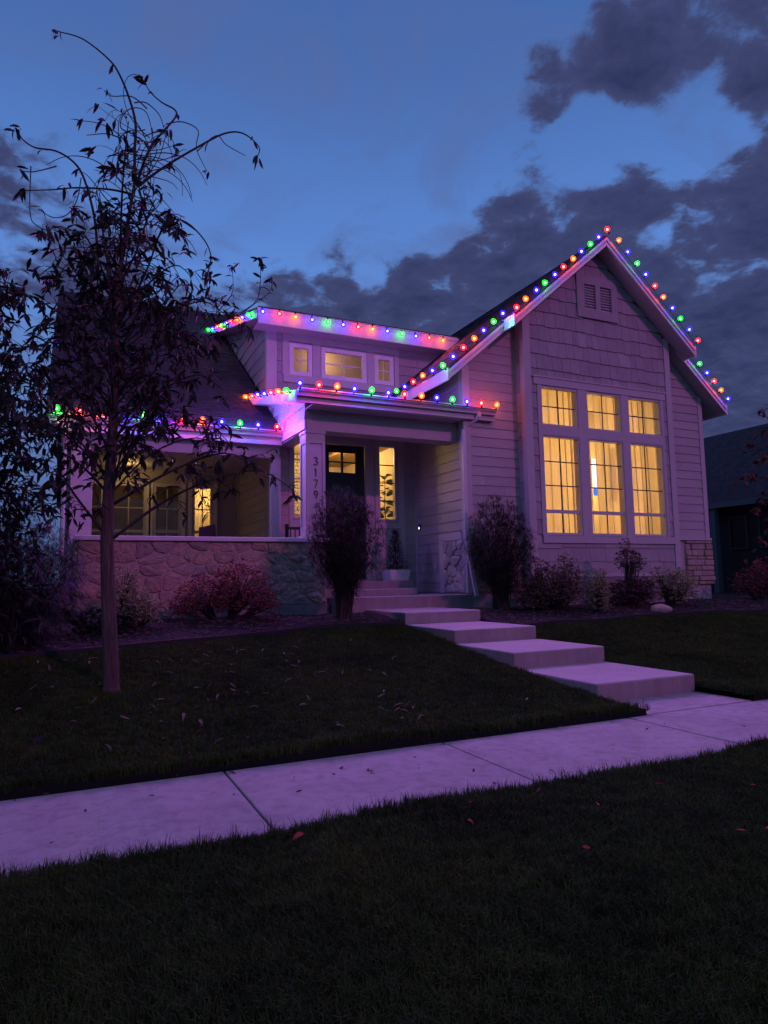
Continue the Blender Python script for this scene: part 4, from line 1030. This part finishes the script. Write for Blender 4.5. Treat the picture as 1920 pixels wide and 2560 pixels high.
# ================================================================== SHRUBS
def feather(name, x, y, z, h, wtop, n, label, m='feather', seed=1, basew=.12, cat='shrub', group=None, zc=.56, zr=.46, droop=.5):
    """fine threadleaf shrub: bundle of stems under an egg of arching thread-like leaves"""
    rr = random.Random(seed); t = thing(name, label, cat, (x, y, z), group); st_ = MB(); fo = MB(); c = Vector((x, y, z+h*zc))
    lump = [(rr.uniform(0, 6.283), rr.uniform(-1, 1), rr.uniform(.82, 1.16)) for _ in range(14)]
    for i in range(n):
        a = rr.uniform(0, 6.283); cz = rr.uniform(-1, 1); sq = math.sqrt(1-cz*cz); r_ = rr.uniform(.15, 1.0)**.42
        for la, lz, lk in lump:
            dd = (math.cos(a-la)*sq*math.sqrt(1-lz*lz)+cz*lz)
            if dd > .80: r_ *= 1+(lk-1)*(dd-.80)/.20
        taper = 1.0 if cz > -.2 else 1.0-.42*((-.2-cz)/.8)
        p = c+Vector((math.cos(a)*sq*wtop*.5*r_*taper, math.sin(a)*sq*wtop*.5*r_*taper, cz*h*zr*r_))
        b0 = Vector((x+rr.uniform(-1, 1)*basew, y+rr.uniform(-1, 1)*basew, z))
        if i % 5 == 0: st_.tube([b0, b0.lerp(p, .5)*.55+Vector((x, y, (z+p.z)/2))*.45, p], [.010, .006, .002], 4, cap=False)
        out = Vector((p.x-x, p.y-y, .15*(p.z-c.z))); out = out.normalized() if out.length > 1e-3 else Vector((1, 0, 0))
        for k in range(rr.randint(9, 14)):
            d = (out*rr.uniform(.1, 1.0)+Vector((rr.uniform(-1, 1), rr.uniform(-1, 1), rr.uniform(-.2, 1.1)))).normalized()
            L = rr.uniform(.10, .24); sd = d.cross(Vector((0, 0, 1))); sd = sd.normalized()*rr.uniform(.0022, .0042) if sd.length > 1e-3 else Vector((.003, 0, 0))
            m1 = p+d*L*.45+Vector((0, 0, -.02*droop)); e = p+d*L+Vector((0, 0, -droop*L*.8))
            fo.add([p-sd*.7, p+sd*.7, m1+sd, m1-sd, e], [(0, 1, 2, 3), (3, 2, 4)])
    stuff(st_.build('stems', M['twig'], t)); stuff(fo.build('foliage', M[m], t)); return t
FG = 'tall feathery shrubs flanking the steps'
feather('feathery_shrub', 4.13, 10.44, .67, 2.15, 1.18, 1500, 'tall dark feathery shrub left of the steps, in front of the house number', seed=5, group=FG)
feather('feathery_shrub', 7.42, 10.75, .71, 2.05, 1.28, 1500, 'tall dark feathery shrub right of the steps, beside the downspout', seed=6, group=FG)
feather('wispy_shrub', -.85, 9.6, .4, 1.9, 2.3, 2200, 'wide dark wispy shrub at the left end of the terrace wall', m='wisp', seed=8, basew=.4, zc=.5, zr=.5, droop=.9)
def shrub(x, y, z, lobes, label, m, n, ls=.032, seed=1, group='low shrubs planted along the house', name='shrub'):
    """lobes: (dx, dy, z0, rx, rz) ellipsoid clumps; leaves sit in tufts on twig ends"""
    rr = random.Random(seed); t = thing(name, label, 'shrub', (x, y, z), group); st_ = MB(); fo = MB()
    lm = leaf_mesh(ls, ls*.55, .3, .2, 2); tot = sum(l[3]*l[3]*l[4] for l in lobes)
    for dx, dy, zc, rx, rz in lobes:
        cnt = int(1.6*n*rx*rx*rz/tot/7)
        c = Vector((x+dx, y+dy, z+zc))
        for i in range(cnt):
            a = rr.uniform(0, 6.283); cz = rr.uniform(-.75, 1); sq = math.sqrt(max(0, 1-cz*cz)); r_ = rr.uniform(.35, 1.0)**.5*rr.uniform(.85, 1.12)
            nd = Vector((math.cos(a)*sq, math.sin(a)*sq, cz)); p = c+Vector((nd.x*rx, nd.y*rx, nd.z*rz))*r_
            if p.z < z+.03: p.z = z+.03+rr.uniform(0, .08)
            if i % 3 == 0: st_.tube([(x+dx*.4+rr.uniform(-.04, .04), y+dy*.4+rr.uniform(-.04, .04), z), c.lerp(p, .45)-Vector((0, 0, .06)), p], [.006, .004, .002], 3, cap=False)
            for k in range(7):
                b = rr.uniform(0, 6.283); d = (nd*rr.uniform(.2, 1.1)+Vector((math.cos(b), math.sin(b), rr.uniform(-.3, .8)))).normalized()
                add_leaf(fo, lm, dirmat(p+d*rr.uniform(0, .03), d, rr.uniform(-1, 1), rr.uniform(.7, 1.3)))
    stuff(st_.build('stems', M['twig'], t)); stuff(fo.build('foliage', M[m], t)); return t
def bz(x, y): return gz(x, y)+.02
shrub(.86, 10.45, bz(.86, 10.45), [(0, 0, .30, .34, .32), (-.10, .1, .62, .22, .26), (.25, -.05, .25, .22, .22)], 'pale variegated shrub just right of the tree trunk', 'varieg', 2700, .036, 31)
shrub(2.25, 10.75, bz(2.25, 10.75), [(-.35, 0, .35, .42, .36), (.25, 0, .45, .50, .46), (.55, -.1, .25, .3, .26), (-.62, -.05, .22, .25, .22)], 'wide dark red shrub in front of the terrace wall', 'redleaf', 4600, .04, 32)
shrub(8.35, 10.35, bz(8.35, 10.35), [(.0, 0, .42, .52, .42), (-.5, .05, .30, .36, .32), (.42, 0, .48, .34, .46), (.34, .05, .88, .16, .22), (-.30, .1, .82, .22, .22)], 'broad olive shrub below the left gable windows', 'mixleaf', 6200, .036, 33)
shrub(9.22, 10.12, bz(9.22, 10.12), [(0, 0, .30, .22, .34), (.05, 0, .62, .16, .22)], 'narrow pale yellow shrub right of the broad olive shrub', 'varieg', 1700, .034, 34)
shrub(10.3, 10.45, bz(10.3, 10.45), [(0, 0, .24, .50, .28), (.35, 0, .32, .30, .28), (.05, 0, .92, .28, .24), (.28, .0, .80, .18, .16), (-.02, 0, 1.18, .14, .14)], 'purple red shrub with a round upper clump below the middle gable windows', 'purpleleaf', 4600, .036, 35)
shrub(11.45, 10.4, bz(11.45, 10.4), [(0, 0, .38, .44, .40), (-.3, 0, .62, .22, .26), (.25, -.05, .42, .34, .38)], 'pale green shrub below the right gable window', 'varieg', 3300, .034, 36)
shrub(14.35, 10.5, bz(14.35, 10.5), [(0, 0, .40, .62, .42), (-.45, 0, .32, .34, .30), (.6, 0, .5, .6, .5)], 'dark pink shrub at the right edge beside the neighbouring yard', 'redleaf', 3600, .04, 37)
shrub(.35, 10.1, bz(.35, 10.1), [(0, 0, .16, .26, .18), (.3, .0, .12, .2, .12)], 'small dark low plant at the foot of the terrace wall', 'leaf_dark', 900, .05, 38)

# ================================================================== TREES
def spline(pts, n=4):
    out = []; P = [Vector(p) for p in pts]
    for i in range(len(P)-1):
        p0, p1, p2, p3 = P[max(0, i-1)], P[i], P[i+1], P[min(len(P)-1, i+2)]
        for k in range(n):
            t = k/n; out.append(.5*((2*p1)+(-p0+p2)*t+(2*p0-5*p1+4*p2-p3)*t*t+(-p0+3*p1-3*p2+p3)*t*t*t))
    out.append(P[-1]); return out
class Tree:
    def __init__(s, name, label, loc, seed, lm_sizes=((.125, .036), (.10, .030), (.14, .040)), leafm='leaf_tree', group=None):
        s.t = thing(name, label, 'tree', loc, group); s.rr = random.Random(seed); s.leaves = []; s.tw = MB(); s.leafm = leafm
        s.lms = [leaf_mesh(L, W, .35, d, 3) for (L, W), d in zip(lm_sizes, (.25, .5, .12))]
    def limb(s, pts, r0, r1, name='branch', m='bark', seg=6, n=4):
        P = spline(pts, n); s.last = P
        rs = [r0+(r1-r0)*i/(len(P)-1) for i in range(len(P))]
        MB().tube(P, rs, seg).build(name, M[m], s.t, smooth=True); return P
    def twig(s, pts, r0=.006, r1=.002, n=4):
        P = spline(pts, n); rs = [r0+(r1-r0)*i/(len(P)-1) for i in range(len(P))]; s.tw.tube(P, rs, 4, cap=False); return P
    def leaf(s, p, d, sc=1.0): s.leaves.append((Vector(p), Vector(d).normalized(), s.rr.uniform(-.9, .9), sc*s.rr.uniform(.75, 1.2), s.rr.randrange(3)))
    def cluster(s, p, d, n=5, sc=1.0, spread=.9):
        rr = s.rr
        for i in range(n):
            v = Vector(d)*rr.uniform(.2, .9)+Vector((rr.uniform(-1, 1), rr.uniform(-1, 1), rr.uniform(-1.1, .35)))*spread
            s.leaf(Vector(p)+Vector((rr.uniform(-1, 1), rr.uniform(-1, 1), rr.uniform(-1, 1)))*.03, v, sc)
    def along(s, P, t0=.3, step=.07, prob=.8, sc=1.0):
        rr = s.rr; acc = 0
        for a, b in zip(P, P[1:]):
            acc += (b-a).length
            if acc > step:
                acc = 0
                if rr.random() < prob:
                    d = (b-a).normalized(); v = d*.5+Vector((rr.uniform(-1, 1), rr.uniform(-1, 1), rr.uniform(-1.0, .5)))
                    s.leaf(b, v, sc)
    def wild(s, p, d, L, k=5, curl=.5, droop=.4):
        """curving random twig polyline"""
        rr = s.rr; P = [Vector(p)]; d = Vector(d).normalized(); ax = Vector((rr.uniform(-1, 1), rr.uniform(-1, 1), rr.uniform(-1, 1))).normalized()
        for i in range(k):
            d = (d+ax.cross(d)*curl*rr.uniform(.3, 1)+Vector((0, 0, -droop*(i/k)))).normalized(); P.append(P[-1]+d*L/k)
        return P
    def finish(s, nparts=300):
        camp = Vector((0, 0, CAM_H)); s.leaves.sort(key=lambda q: -(q[3]/(q[0]-camp).length))
        ms = [MB().add(*lm).mesh('leaf', M[s.leafm]) for lm in s.lms]; org = Vector(s.t.location); rest = MB()
        for i, (p, d, r_, sc, k) in enumerate(s.leaves):
            if i < nparts:
                o = bpy.data.objects.new('leaf', ms[k]); C.objects.link(o); o.parent = s.t; o.matrix_local = dirmat(p-org, d, r_, sc)
            else: add_leaf(rest, s.lms[k], dirmat(p, d, r_, sc))
        if rest.v: stuff(rest.build('foliage', M[s.leafm], s.t))
        if s.tw.v: stuff(s.tw.build('twigs', M['twig'], s.t))
TY = 7.3
T = Tree('young_tree', 'young street tree with thin trunk and sparse drooping leaves on the front lawn', (.43, TY, .22), 17)
rr = T.rr
def q2(l, y0=0.0, y1=0.0): return [(x, TY+y0+(y1-y0)*i/max(1, len(l)-1), z) for i, (x, z) in enumerate(l)]
tr = spline(q2([(.43, .18), (.425, .5), (.40, .92), (.36, 1.79), (.38, 2.55), (.40, 3.17), (.41, 3.68), (.40, 4.29), (.46, 4.86), (.50, 5.17), (.545, 5.53)]), 4)
rs = []
for i, p in enumerate(tr):
    z = p.z; rs.append(.125 if z < .2 else .098 if z < .27 else .080-(z-.25)*.014 if z < .9 else .071-(z-.9)*.009 if z < 1.8 else max(.014, .063-(z-1.8)*.0132))
MB().tube(tr, rs, 12).build('trunk', M['bark'], T.t, smooth=True)
U = [('lead', [(.55, 5.53), (.54, 5.9), (.54, 6.17), (.47, 6.4), (.37, 6.6), (.26, 6.71), (.01, 6.82), (-.21, 6.79)], .017, .005, -.3),
     ('lead', [(.57, 5.53), (.63, 5.79), (.72, 6.07), (.85, 6.3), (.98, 6.53), (.97, 6.64), (.84, 6.71), (.72, 6.82), (.65, 6.96)], .017, .005, .3),
     ('lead', [(.58, 5.52), (.85, 5.79), (1.2, 6.09), (1.47, 6.29), (1.67, 6.32), (1.84, 6.18), (1.81, 6.03)], .015, .005, -.25),
     ('lead', [(.53, 5.42), (.31, 5.45), (-.01, 5.42), (-.21, 5.38), (-.49, 5.33)], .013, .005, .2),
     ('lead', [(.37, 4.24), (.23, 4.41), (.2, 4.7), (.16, 5.03), (.06, 5.37), (-.04, 5.5), (-.2, 5.55), (-.38, 5.51), (-.49, 5.54), (-.53, 5.6)], .016, .005, -.4),
     ('lead', [(.45, 4.6), (.74, 4.91), (.92, 5.24), (1.11, 5.28), (1.31, 5.13), (1.39, 4.96), (1.36, 4.8)], .013, .005, .2)]
for nm, l, a, b, y1 in U:
    P = T.limb(q2(l, 0, y1), a, b, m='twig'); e = P[-1]; d = (P[-1]-P[-3]).normalized()
    T.cluster(e, d+Vector((0, 0, -.6)), 5, 1.0, .6)
    for p in P[::9][1:]: T.cluster(p, (0, 0, -1), rr.choice((0, 1, 2)), .9, .8)
for l, y1, nl in [([(1.2, 6.09), (1.41, 6.35), (1.53, 6.29), (1.76, 6.24)], .1, 0), ([(.86, 6.31), (1.04, 6.42), (1.22, 6.4), (1.21, 6.21), (1.34, 6.0)], .2, 3),
                  ([(.53, 6.46), (.65, 6.52), (.79, 6.45), (.85, 6.32)], .1, 0), ([(.53, 6.1), (.4, 6.15), (.43, 6.33), (.54, 6.44), (.66, 6.43), (.72, 6.24), (.72, 6.07)], .1, 2),
                  ([(.52, 5.91), (.37, 6.04), (.19, 6.08), (.01, 6.04)], -.1, 3), ([(.39, 6.02), (.26, 6.03), (.07, 5.96)], 0, 0),
                  ([(-.43, 5.49), (-.42, 4.98), (-.36, 4.82), (-.21, 4.74)], -.2, 3), ([(.03, 5.48), (0, 5.23), (-.08, 5.04), (-.21, 4.96), (-.34, 5.0)], -.1, 3),
                  ([(1.34, 4.4), (1.33, 4.65), (1.39, 4.96)], .2, 6), ([(1.25, 4.05), (1.51, 4.37), (1.6, 4.55), (1.59, 4.83)], 0, 7), ([(1.4, 4.1), (1.83, 4.42), (1.91, 4.67), (1.91, 4.97)], .0, 7), ([(1.5, 4.1), (1.85, 4.44), (2.04, 4.63), (2.08, 4.79)], .1, 6),
                  ([(.66, 6.43), (.5, 6.5), (.3, 6.42), (.22, 6.44)], -.1, 4), ([(-.2, 5.55), (-.4, 5.44), (-.52, 5.42)], 0, 4)]:
    P = T.twig(q2(l, 0, y1), .0075, .0035)
    if nl:
        T.cluster(P[-1], (P[-1]-P[-2]), nl, .95, .7)
        if nl >= 6: T.along(P[len(P)//3:], step=.05, prob=1, sc=.85)
# bare curling twigs around the upper leaders
for i in range(95):
    z = rr.uniform(4.3, 6.2); a = rr.uniform(0, 6.283); x0 = .42+(z-4.3)*.1
    P = T.wild((x0+rr.uniform(-.05, .12), TY+rr.uniform(-.05, .05), z), (math.cos(a), math.sin(a)*.7, rr.uniform(-.1, .6)), rr.uniform(.35, .95), 6, .55, .5)
    P = T.twig(P, .0065, .003, 3)
    if rr.random() < .5: T.cluster(P[-1], P[-1]-P[-2], rr.choice((2, 3, 4)), .85, .7)
# leafy laterals of the lower crown
LAT = [((.36, TY, 1.78), [(.11, 7.2, 2.1), (-.08, 7.1, 2.33), (-.35, 7.0, 2.4)]), ((.40, TY, 1.75), [(.86, 7.25, 2.12), (1.35, 7.2, 2.38), (1.87, 7.15, 2.50), (2.25, 7.1, 2.28)]),
       ((.38, TY, 2.2), [(.8, 7.6, 2.7), (1.3, 7.8, 2.95), (1.75, 7.9, 2.85)]), ((.38, TY, 2.3), [(.05, 7.5, 2.8), (-.4, 7.7, 2.95), (-.8, 7.8, 2.8)])]
for i in range(34):
    z = 2.1+2.1*i/34; a = i*2.399+rr.uniform(-.4, .4); L = rr.uniform(.75, 1.25)*(1.12-.30*(z-2.2)/2.5)
    ex, ey = math.cos(a)*L, math.sin(a)*L*.8
    LAT.append(((.40, TY, z), [(.40+ex*.4, TY+ey*.4, z+.34), (.40+ex*.8, TY+ey*.8, z+.55), (.40+ex*1.05, TY+ey*1.05, z+.40)]))
for i in range(13):
    z = 2.9+1.9*i/13; a = i*2.4+1; L = rr.uniform(.25, .75); ex, ey = math.cos(a)*L, math.sin(a)*L
    LAT.append(((.40+.04*max(0, z-4), TY, z), [(.42+ex*.6, TY+ey*.6, z+.45), (.44+ex*.9, TY+ey*.9, z+.85), (.46+ex*1.1, TY+ey*1.1, z+1.05)]))
for p0, l in LAT:
    P = T.limb([p0]+l, .013 if l[-1][2] > 2.6 else .018, .004, m='twig', seg=5); n = len(P)
    for k in range(10):
        u = rr.uniform(.25, 1.0); p = P[min(n-1, int(u*(n-1)))]; a = rr.uniform(0, 6.283)
        W = T.wild(p, (math.cos(a), math.sin(a), rr.uniform(-.2, .7)), rr.uniform(.2, .48), 4, .5, .8)
        W = T.twig(W, .0035, .0015, 3); T.along(W, step=.05, prob=.85); T.cluster(W[-1], W[-1]-W[-2], rr.randint(3, 5), 1.0, .7)
T.finish(300)

# dense dark tree by the left edge
T2 = Tree('dark_tree', 'dense dark broadleaf tree cut off by the left edge of the photo', (-1.75, 9.5, .4), 23, leafm='leaf_dark', lm_sizes=((.15, .045), (.13, .04), (.16, .05)))
T2.limb([(-1.75, 9.5, .4), (-1.72, 9.5, 1.6), (-1.78, 9.52, 3.0), (-1.7, 9.5, 4.4), (-1.65, 9.5, 5.6)], .11, .02, 'trunk', 'bark', 10)
rr = T2.rr
for i in range(90):
    z = .8+4.1*i/90; a = i*2.399+rr.uniform(-.3, .3); L = (1.35 if z < 3.2 else 1.35-.28*(z-3.2))*rr.uniform(.8, 1.15)
    ex, ey = math.cos(a)*L, math.sin(a)*L
    P = T2.limb([(-1.72, 9.5, z), (-1.72+ex*.45, 9.5+ey*.45, z+.25), (-1.72+ex*.85, 9.5+ey*.85, z+.35), (-1.72+ex*1.1, 9.5+ey*1.1, z+.12)], .016, .004, m='twig', seg=4); n = len(P)
    for k in range(17):
        u = rr.uniform(.15, 1.0); p = P[min(n-1, int(u*(n-1)))]; b = rr.uniform(0, 6.283)
        W = T2.twig(T2.wild(p, (math.cos(b), math.sin(b), rr.uniform(-.2, .7)), rr.uniform(.25, .55), 4, .4, .6), .004, .0015, 3); T2.along(W, step=.05, prob=.85); T2.cluster(W[-1], W[-1]-W[-2], 4, 1.0, .7)
for i in range(60):
    z = rr.uniform(.5, 3.6); a = rr.uniform(0, 6.283); L = rr.uniform(.3, 1.5); p = Vector((-1.72+math.cos(a)*L, 9.6+math.sin(a)*L, z))
    for k in range(30):
        d = Vector((rr.uniform(-1, 1), rr.uniform(-1, 1), rr.uniform(-1, .4))); T2.leaf(p+Vector((rr.gauss(0, .22), rr.gauss(0, .22), rr.gauss(0, .22))), d, 1.35)
T2.finish(200)
# red leaved tree cut by the right edge
T3 = Tree('red_leaved_tree', 'thin red leaved tree cut off by the right edge of the photo', (19.15, 13.0, .6), 29, leafm='redleaf', lm_sizes=((.17, .10), (.15, .09), (.2, .11)))
T3.limb([(19.15, 13, .55), (19.1, 13, 2.2), (19.2, 13, 4.2), (19.15, 13, 6.2)], .09, .02, 'trunk', 'bark', 8)
rr = T3.rr
for i in range(26):
    z = 1.4+4.6*i/26; a = i*2.399; L = rr.uniform(.5, 1.15)
    P = T3.limb([(19.15, 13, z), (19.15+math.cos(a)*L*.5, 13+math.sin(a)*L*.5, z+.3), (19.15+math.cos(a)*L, 13+math.sin(a)*L, z+.35)], .016, .004, m='twig', seg=4); n = len(P)
    for k in range(7):
        p = P[rr.randint(n//3, n-1)]; b = rr.uniform(0, 6.283); W = T3.twig(T3.wild(p, (math.cos(b), math.sin(b), rr.uniform(-.3, .6)), .35, 4, .4, .6), .004, .0015, 2); T3.cluster(W[-1], W[-1]-W[-2], 4, 1, .8)
T3.finish(150)

# ================================================================== NEIGHBOURING HOUSE
nb = thing('neighbour_house', 'dark unlit neighbouring house with pale eave board at the right edge', 'house', (24, 18.0, .5))
NX = 20.0
MB().prism([(NX, 9.5, 3.74), (NX, 24, 3.74), (NX+3.6, 24, 6.9), (NX+3.6, 9.5, 6.9)], (0, 0, -.12)).build('roof', M['roof'], nb)
MB().prism([(NX+3.601, 9.5, 6.9), (NX+3.601, 24, 6.9), (NX+8, 24, 3.2), (NX+8, 9.5, 3.2)], (0, 0, -.12)).build('roof', M['roof'], nb)
MB().box(NX-.03, NX, 13.7, 24, 3.56, 3.75).build('eave_board', M['nbr_trim'], nb)
MB().box(NX+.5, NX+.7, 11, 24, .4, 3.62).build('wall', M['nbr_wall'], nb)
MB().box(NX+.5, NX+6.6, 10.8, 11, .4, 3.62).build('wall', M['nbr_wall'], nb)
for y in (14.2, 15.3):
    w = MB()
    for a, b, c, d in ((y, y+.06, 2.2, 3.2), (y+.64, y+.70, 2.2, 3.2), (y, y+.7, 2.14, 2.199), (y, y+.7, 3.201, 3.26)): w.box(NX+.44, NX+.497, a, b, c, d)
    wi = w.build('window', M['nbr_frame'], nb); MB().box(NX+.46, NX+.48, y+.06, y+.64, 2.2, 3.2).build('pane', M['glass_dark'], wi)
for y in (13.8, 16.2): MB().box(NX+.05, NX+.25, y, y+.2, .5, 3.6).build('porch_post', M['nbr_trim'], nb)

# ================================================================== FALLEN LEAVES
rr = random.Random(77)
dl = [MB().add(*leaf_mesh(L, W, f_, d_, 4)).mesh('fallen_leaf', M[m_]) for L, W, f_, d_, m_ in ((.115, .026, .8, .35, 'deadleaf'), (.10, .022, .7, -.4, 'deadleaf'), (.13, .024, .9, .55, 'deadleaf'))]
rl_ = [MB().add(*leaf_mesh(L, W, f_, d_, 3)).mesh('fallen_leaf', M['redfall']) for L, W, f_, d_ in ((.085, .05, .5, .4), (.07, .045, .6, -.4))]
bl_ = [MB().add(*leaf_mesh(L, W, f_, d_, 3)).mesh('fallen_leaf', M['brownfall']) for L, W, f_, d_ in ((.07, .02, .5, .3), (.035, .02, .6, -.4), (.05, .03, .5, .3))]
def drop(me, x, y, z, label, group, s=1.0):
    o = bpy.data.objects.new('fallen_leaf', me); C.objects.link(o); o.location = (x, y, z); o.rotation_euler = (rr.uniform(-.35, .35), rr.uniform(-.5, .5), rr.uniform(0, 6.283)); o.scale = (s, s, s)
    o['label'] = label; o['category'] = 'leaf'; o['group'] = group
for i in range(120):
    x = rr.gauss(1.3, 1.15) if i < 100 else rr.uniform(-.6, 4.2); y = rr.uniform(5.3, 9.0)
    if x < -1.2 or x > 4.6: continue
    drop(rr.choice(dl), x, y, gz(x, y)+.055, 'pale curled dry leaf lying on the front lawn near the tree', 'dry leaves scattered on the front lawn', rr.uniform(.6, 1.05))
RED = [(2.52, 3.35), (2.08, 3.38), (1.92, 3.15), (2.22, 2.57), (2.67, 3.01), (3.24, 3.15), (3.74, 2.86), (3.0, 2.42), (3.16, 2.36), (1.10, 3.36)]
RED.sort(key=lambda q: (Vector((q[0], q[1], .05-CAM_H)).dot(rt))/(Vector((q[0], q[1], .05-CAM_H)).dot(fw)))
for (x, y), w in zip(RED, ('leftmost', 'second from left', 'third from left', 'fourth from left', 'fifth from left', 'fifth from right', 'fourth from right', 'third from right', 'second from right', 'rightmost')):
    drop(rr.choice(rl_), x, y, .055, w+' of the ten small red leaves on the dark near grass', 'red leaves on the near grass', rr.uniform(.45, .7))
for i in range(34):
    if i < 14: x, y = rr.uniform(-.3, 4.8), rr.uniform(4.80, 4.89)
    else: x, y = rr.uniform(-.5, 5.5), rr.uniform(3.75, 4.8)
    drop(rr.choice(bl_), x, y, .008, 'brown leaf scrap lying on the pale sidewalk', 'leaf scraps on the sidewalk', rr.uniform(.5, 1.1))
drop(rl_[0], 5.13, 5.02, .012, 'orange leaf lying on the concrete pad beside the lawn corner', 'leaf on the pad', .8)

# ================================================================== GRASS (instanced tufts, far too many to count)
def tuft(name, n, h, w, spread, seed):
    rr = random.Random(seed); mb = MB()
    for i in range(n):
        a = rr.uniform(0, 6.283); r_ = spread*math.sqrt(rr.random()); x, y = math.cos(a)*r_, math.sin(a)*r_; b = rr.uniform(0, 6.283)
        hh = h*rr.uniform(.5, 1.15); ln = hh*rr.uniform(.15, .9); sx, sy = -math.sin(b)*w*.5, math.cos(b)*w*.5; dx, dy = math.cos(b)*ln, math.sin(b)*ln
        mb.add([(x-sx, y-sy, -.01), (x+sx, y+sy, -.01), (x+sx*.8+dx*.35, y+sy*.8+dy*.35, hh*.6), (x-sx*.8+dx*.35, y-sy*.8+dy*.35, hh*.6), (x+dx, y+dy, hh*(.95 if ln < hh*.6 else .8))], [(0, 1, 2, 3), (3, 2, 4)])
    return bpy.data.objects.new(name, mb.mesh(name, M['grass']))
def grass(name, surf_mb, density, tufts, smin, smax, label_off=0):
    o = surf_mb.build(name, M['soil']); stuff(o)
    ng = bpy.data.node_groups.new(name, 'GeometryNodeTree'); ng.interface.new_socket('Geometry', in_out='INPUT', socket_type='NodeSocketGeometry'); ng.interface.new_socket('Geometry', in_out='OUTPUT', socket_type='NodeSocketGeometry')
    N = ng.nodes; gi = N.new('NodeGroupInput'); go = N.new('NodeGroupOutput'); jn = N.new('GeometryNodeJoinGeometry')
    for k, tf in enumerate(tufts):
        dp = N.new('GeometryNodeDistributePointsOnFaces'); dp.inputs['Density'].default_value = density/len(tufts); dp.inputs['Seed'].default_value = 11+k*7
        oi = N.new('GeometryNodeObjectInfo'); oi.inputs['Object'].default_value = tf; oi.inputs['As Instance'].default_value = True
        ip = N.new('GeometryNodeInstanceOnPoints')
        rv = N.new('FunctionNodeRandomValue'); rv.data_type = 'FLOAT_VECTOR'; rv.inputs[0].default_value = (-.12, -.12, 0); rv.inputs[1].default_value = (.12, .12, 6.283); rv.inputs['Seed'].default_value = k+3
        rsn = N.new('FunctionNodeRandomValue'); rsn.data_type = 'FLOAT'; rsn.inputs[2].default_value = smin; rsn.inputs[3].default_value = smax; rsn.inputs['Seed'].default_value = k+31
        ng.links.new(gi.outputs[0], dp.inputs['Mesh']); ng.links.new(dp.outputs['Points'], ip.inputs['Points']); ng.links.new(oi.outputs['Geometry'], ip.inputs['Instance'])
        ng.links.new(rv.outputs[0], ip.inputs['Rotation']); ng.links.new(rsn.outputs[1], ip.inputs['Scale']); ng.links.new(ip.outputs[0], jn.inputs[0])
    ng.links.new(jn.outputs[0], go.inputs[0]); md = o.modifiers.new('grass', 'NODES'); md.node_group = ng
    return o
TN = [tuft('near_grass_tuft', 26, .055, .0032, .035, k) for k in range(4)]
TF = [tuft('lawn_tuft', 26, .050, .0045, .060, 10+k) for k in range(4)]
TE = [tuft('edge_tuft', 16, .075, .0036, .03, 20+k) for k in range(3)]
nz = lambda x, y: .012*math.sin(x*2.1+y)+.01*math.sin(x*4-y*3.3)-.004
def in_view(x, y): return -.95+.0 < x-(-.15*y) and x < .95*y+2.6
grass('near_grass', sheet('g', None, -2.6, 7.4, .9, 3.585, 60, 20, nz, lambda x, y: x > -1.2-.1*y and x < 1.05*y+1.6), 1500, TN, .7, 1.25)
grass('walk_edge_grass', sheet('g', None, -2, 9, 3.50, 3.60, 60, 1, nz), 420, TE, .7, 1.3)
ok = lambda x, y: y < edge_y(x)-.03 and not (SX0-.03 < x < SX1+.03)
grass('lawn_grass', sheet('g', None, -2.2, 18, 4.94, 10.0, 150, 44, gz, ok), 420, TF, .7, 1.2)
grass('lawn_edge_grass', sheet('g', None, -2.2, 14, 4.915, 5.02, 110, 1, gz, lambda x, y: not (SX0-.0 < x < SX1+.05)), 600, TE, .7, 1.15)
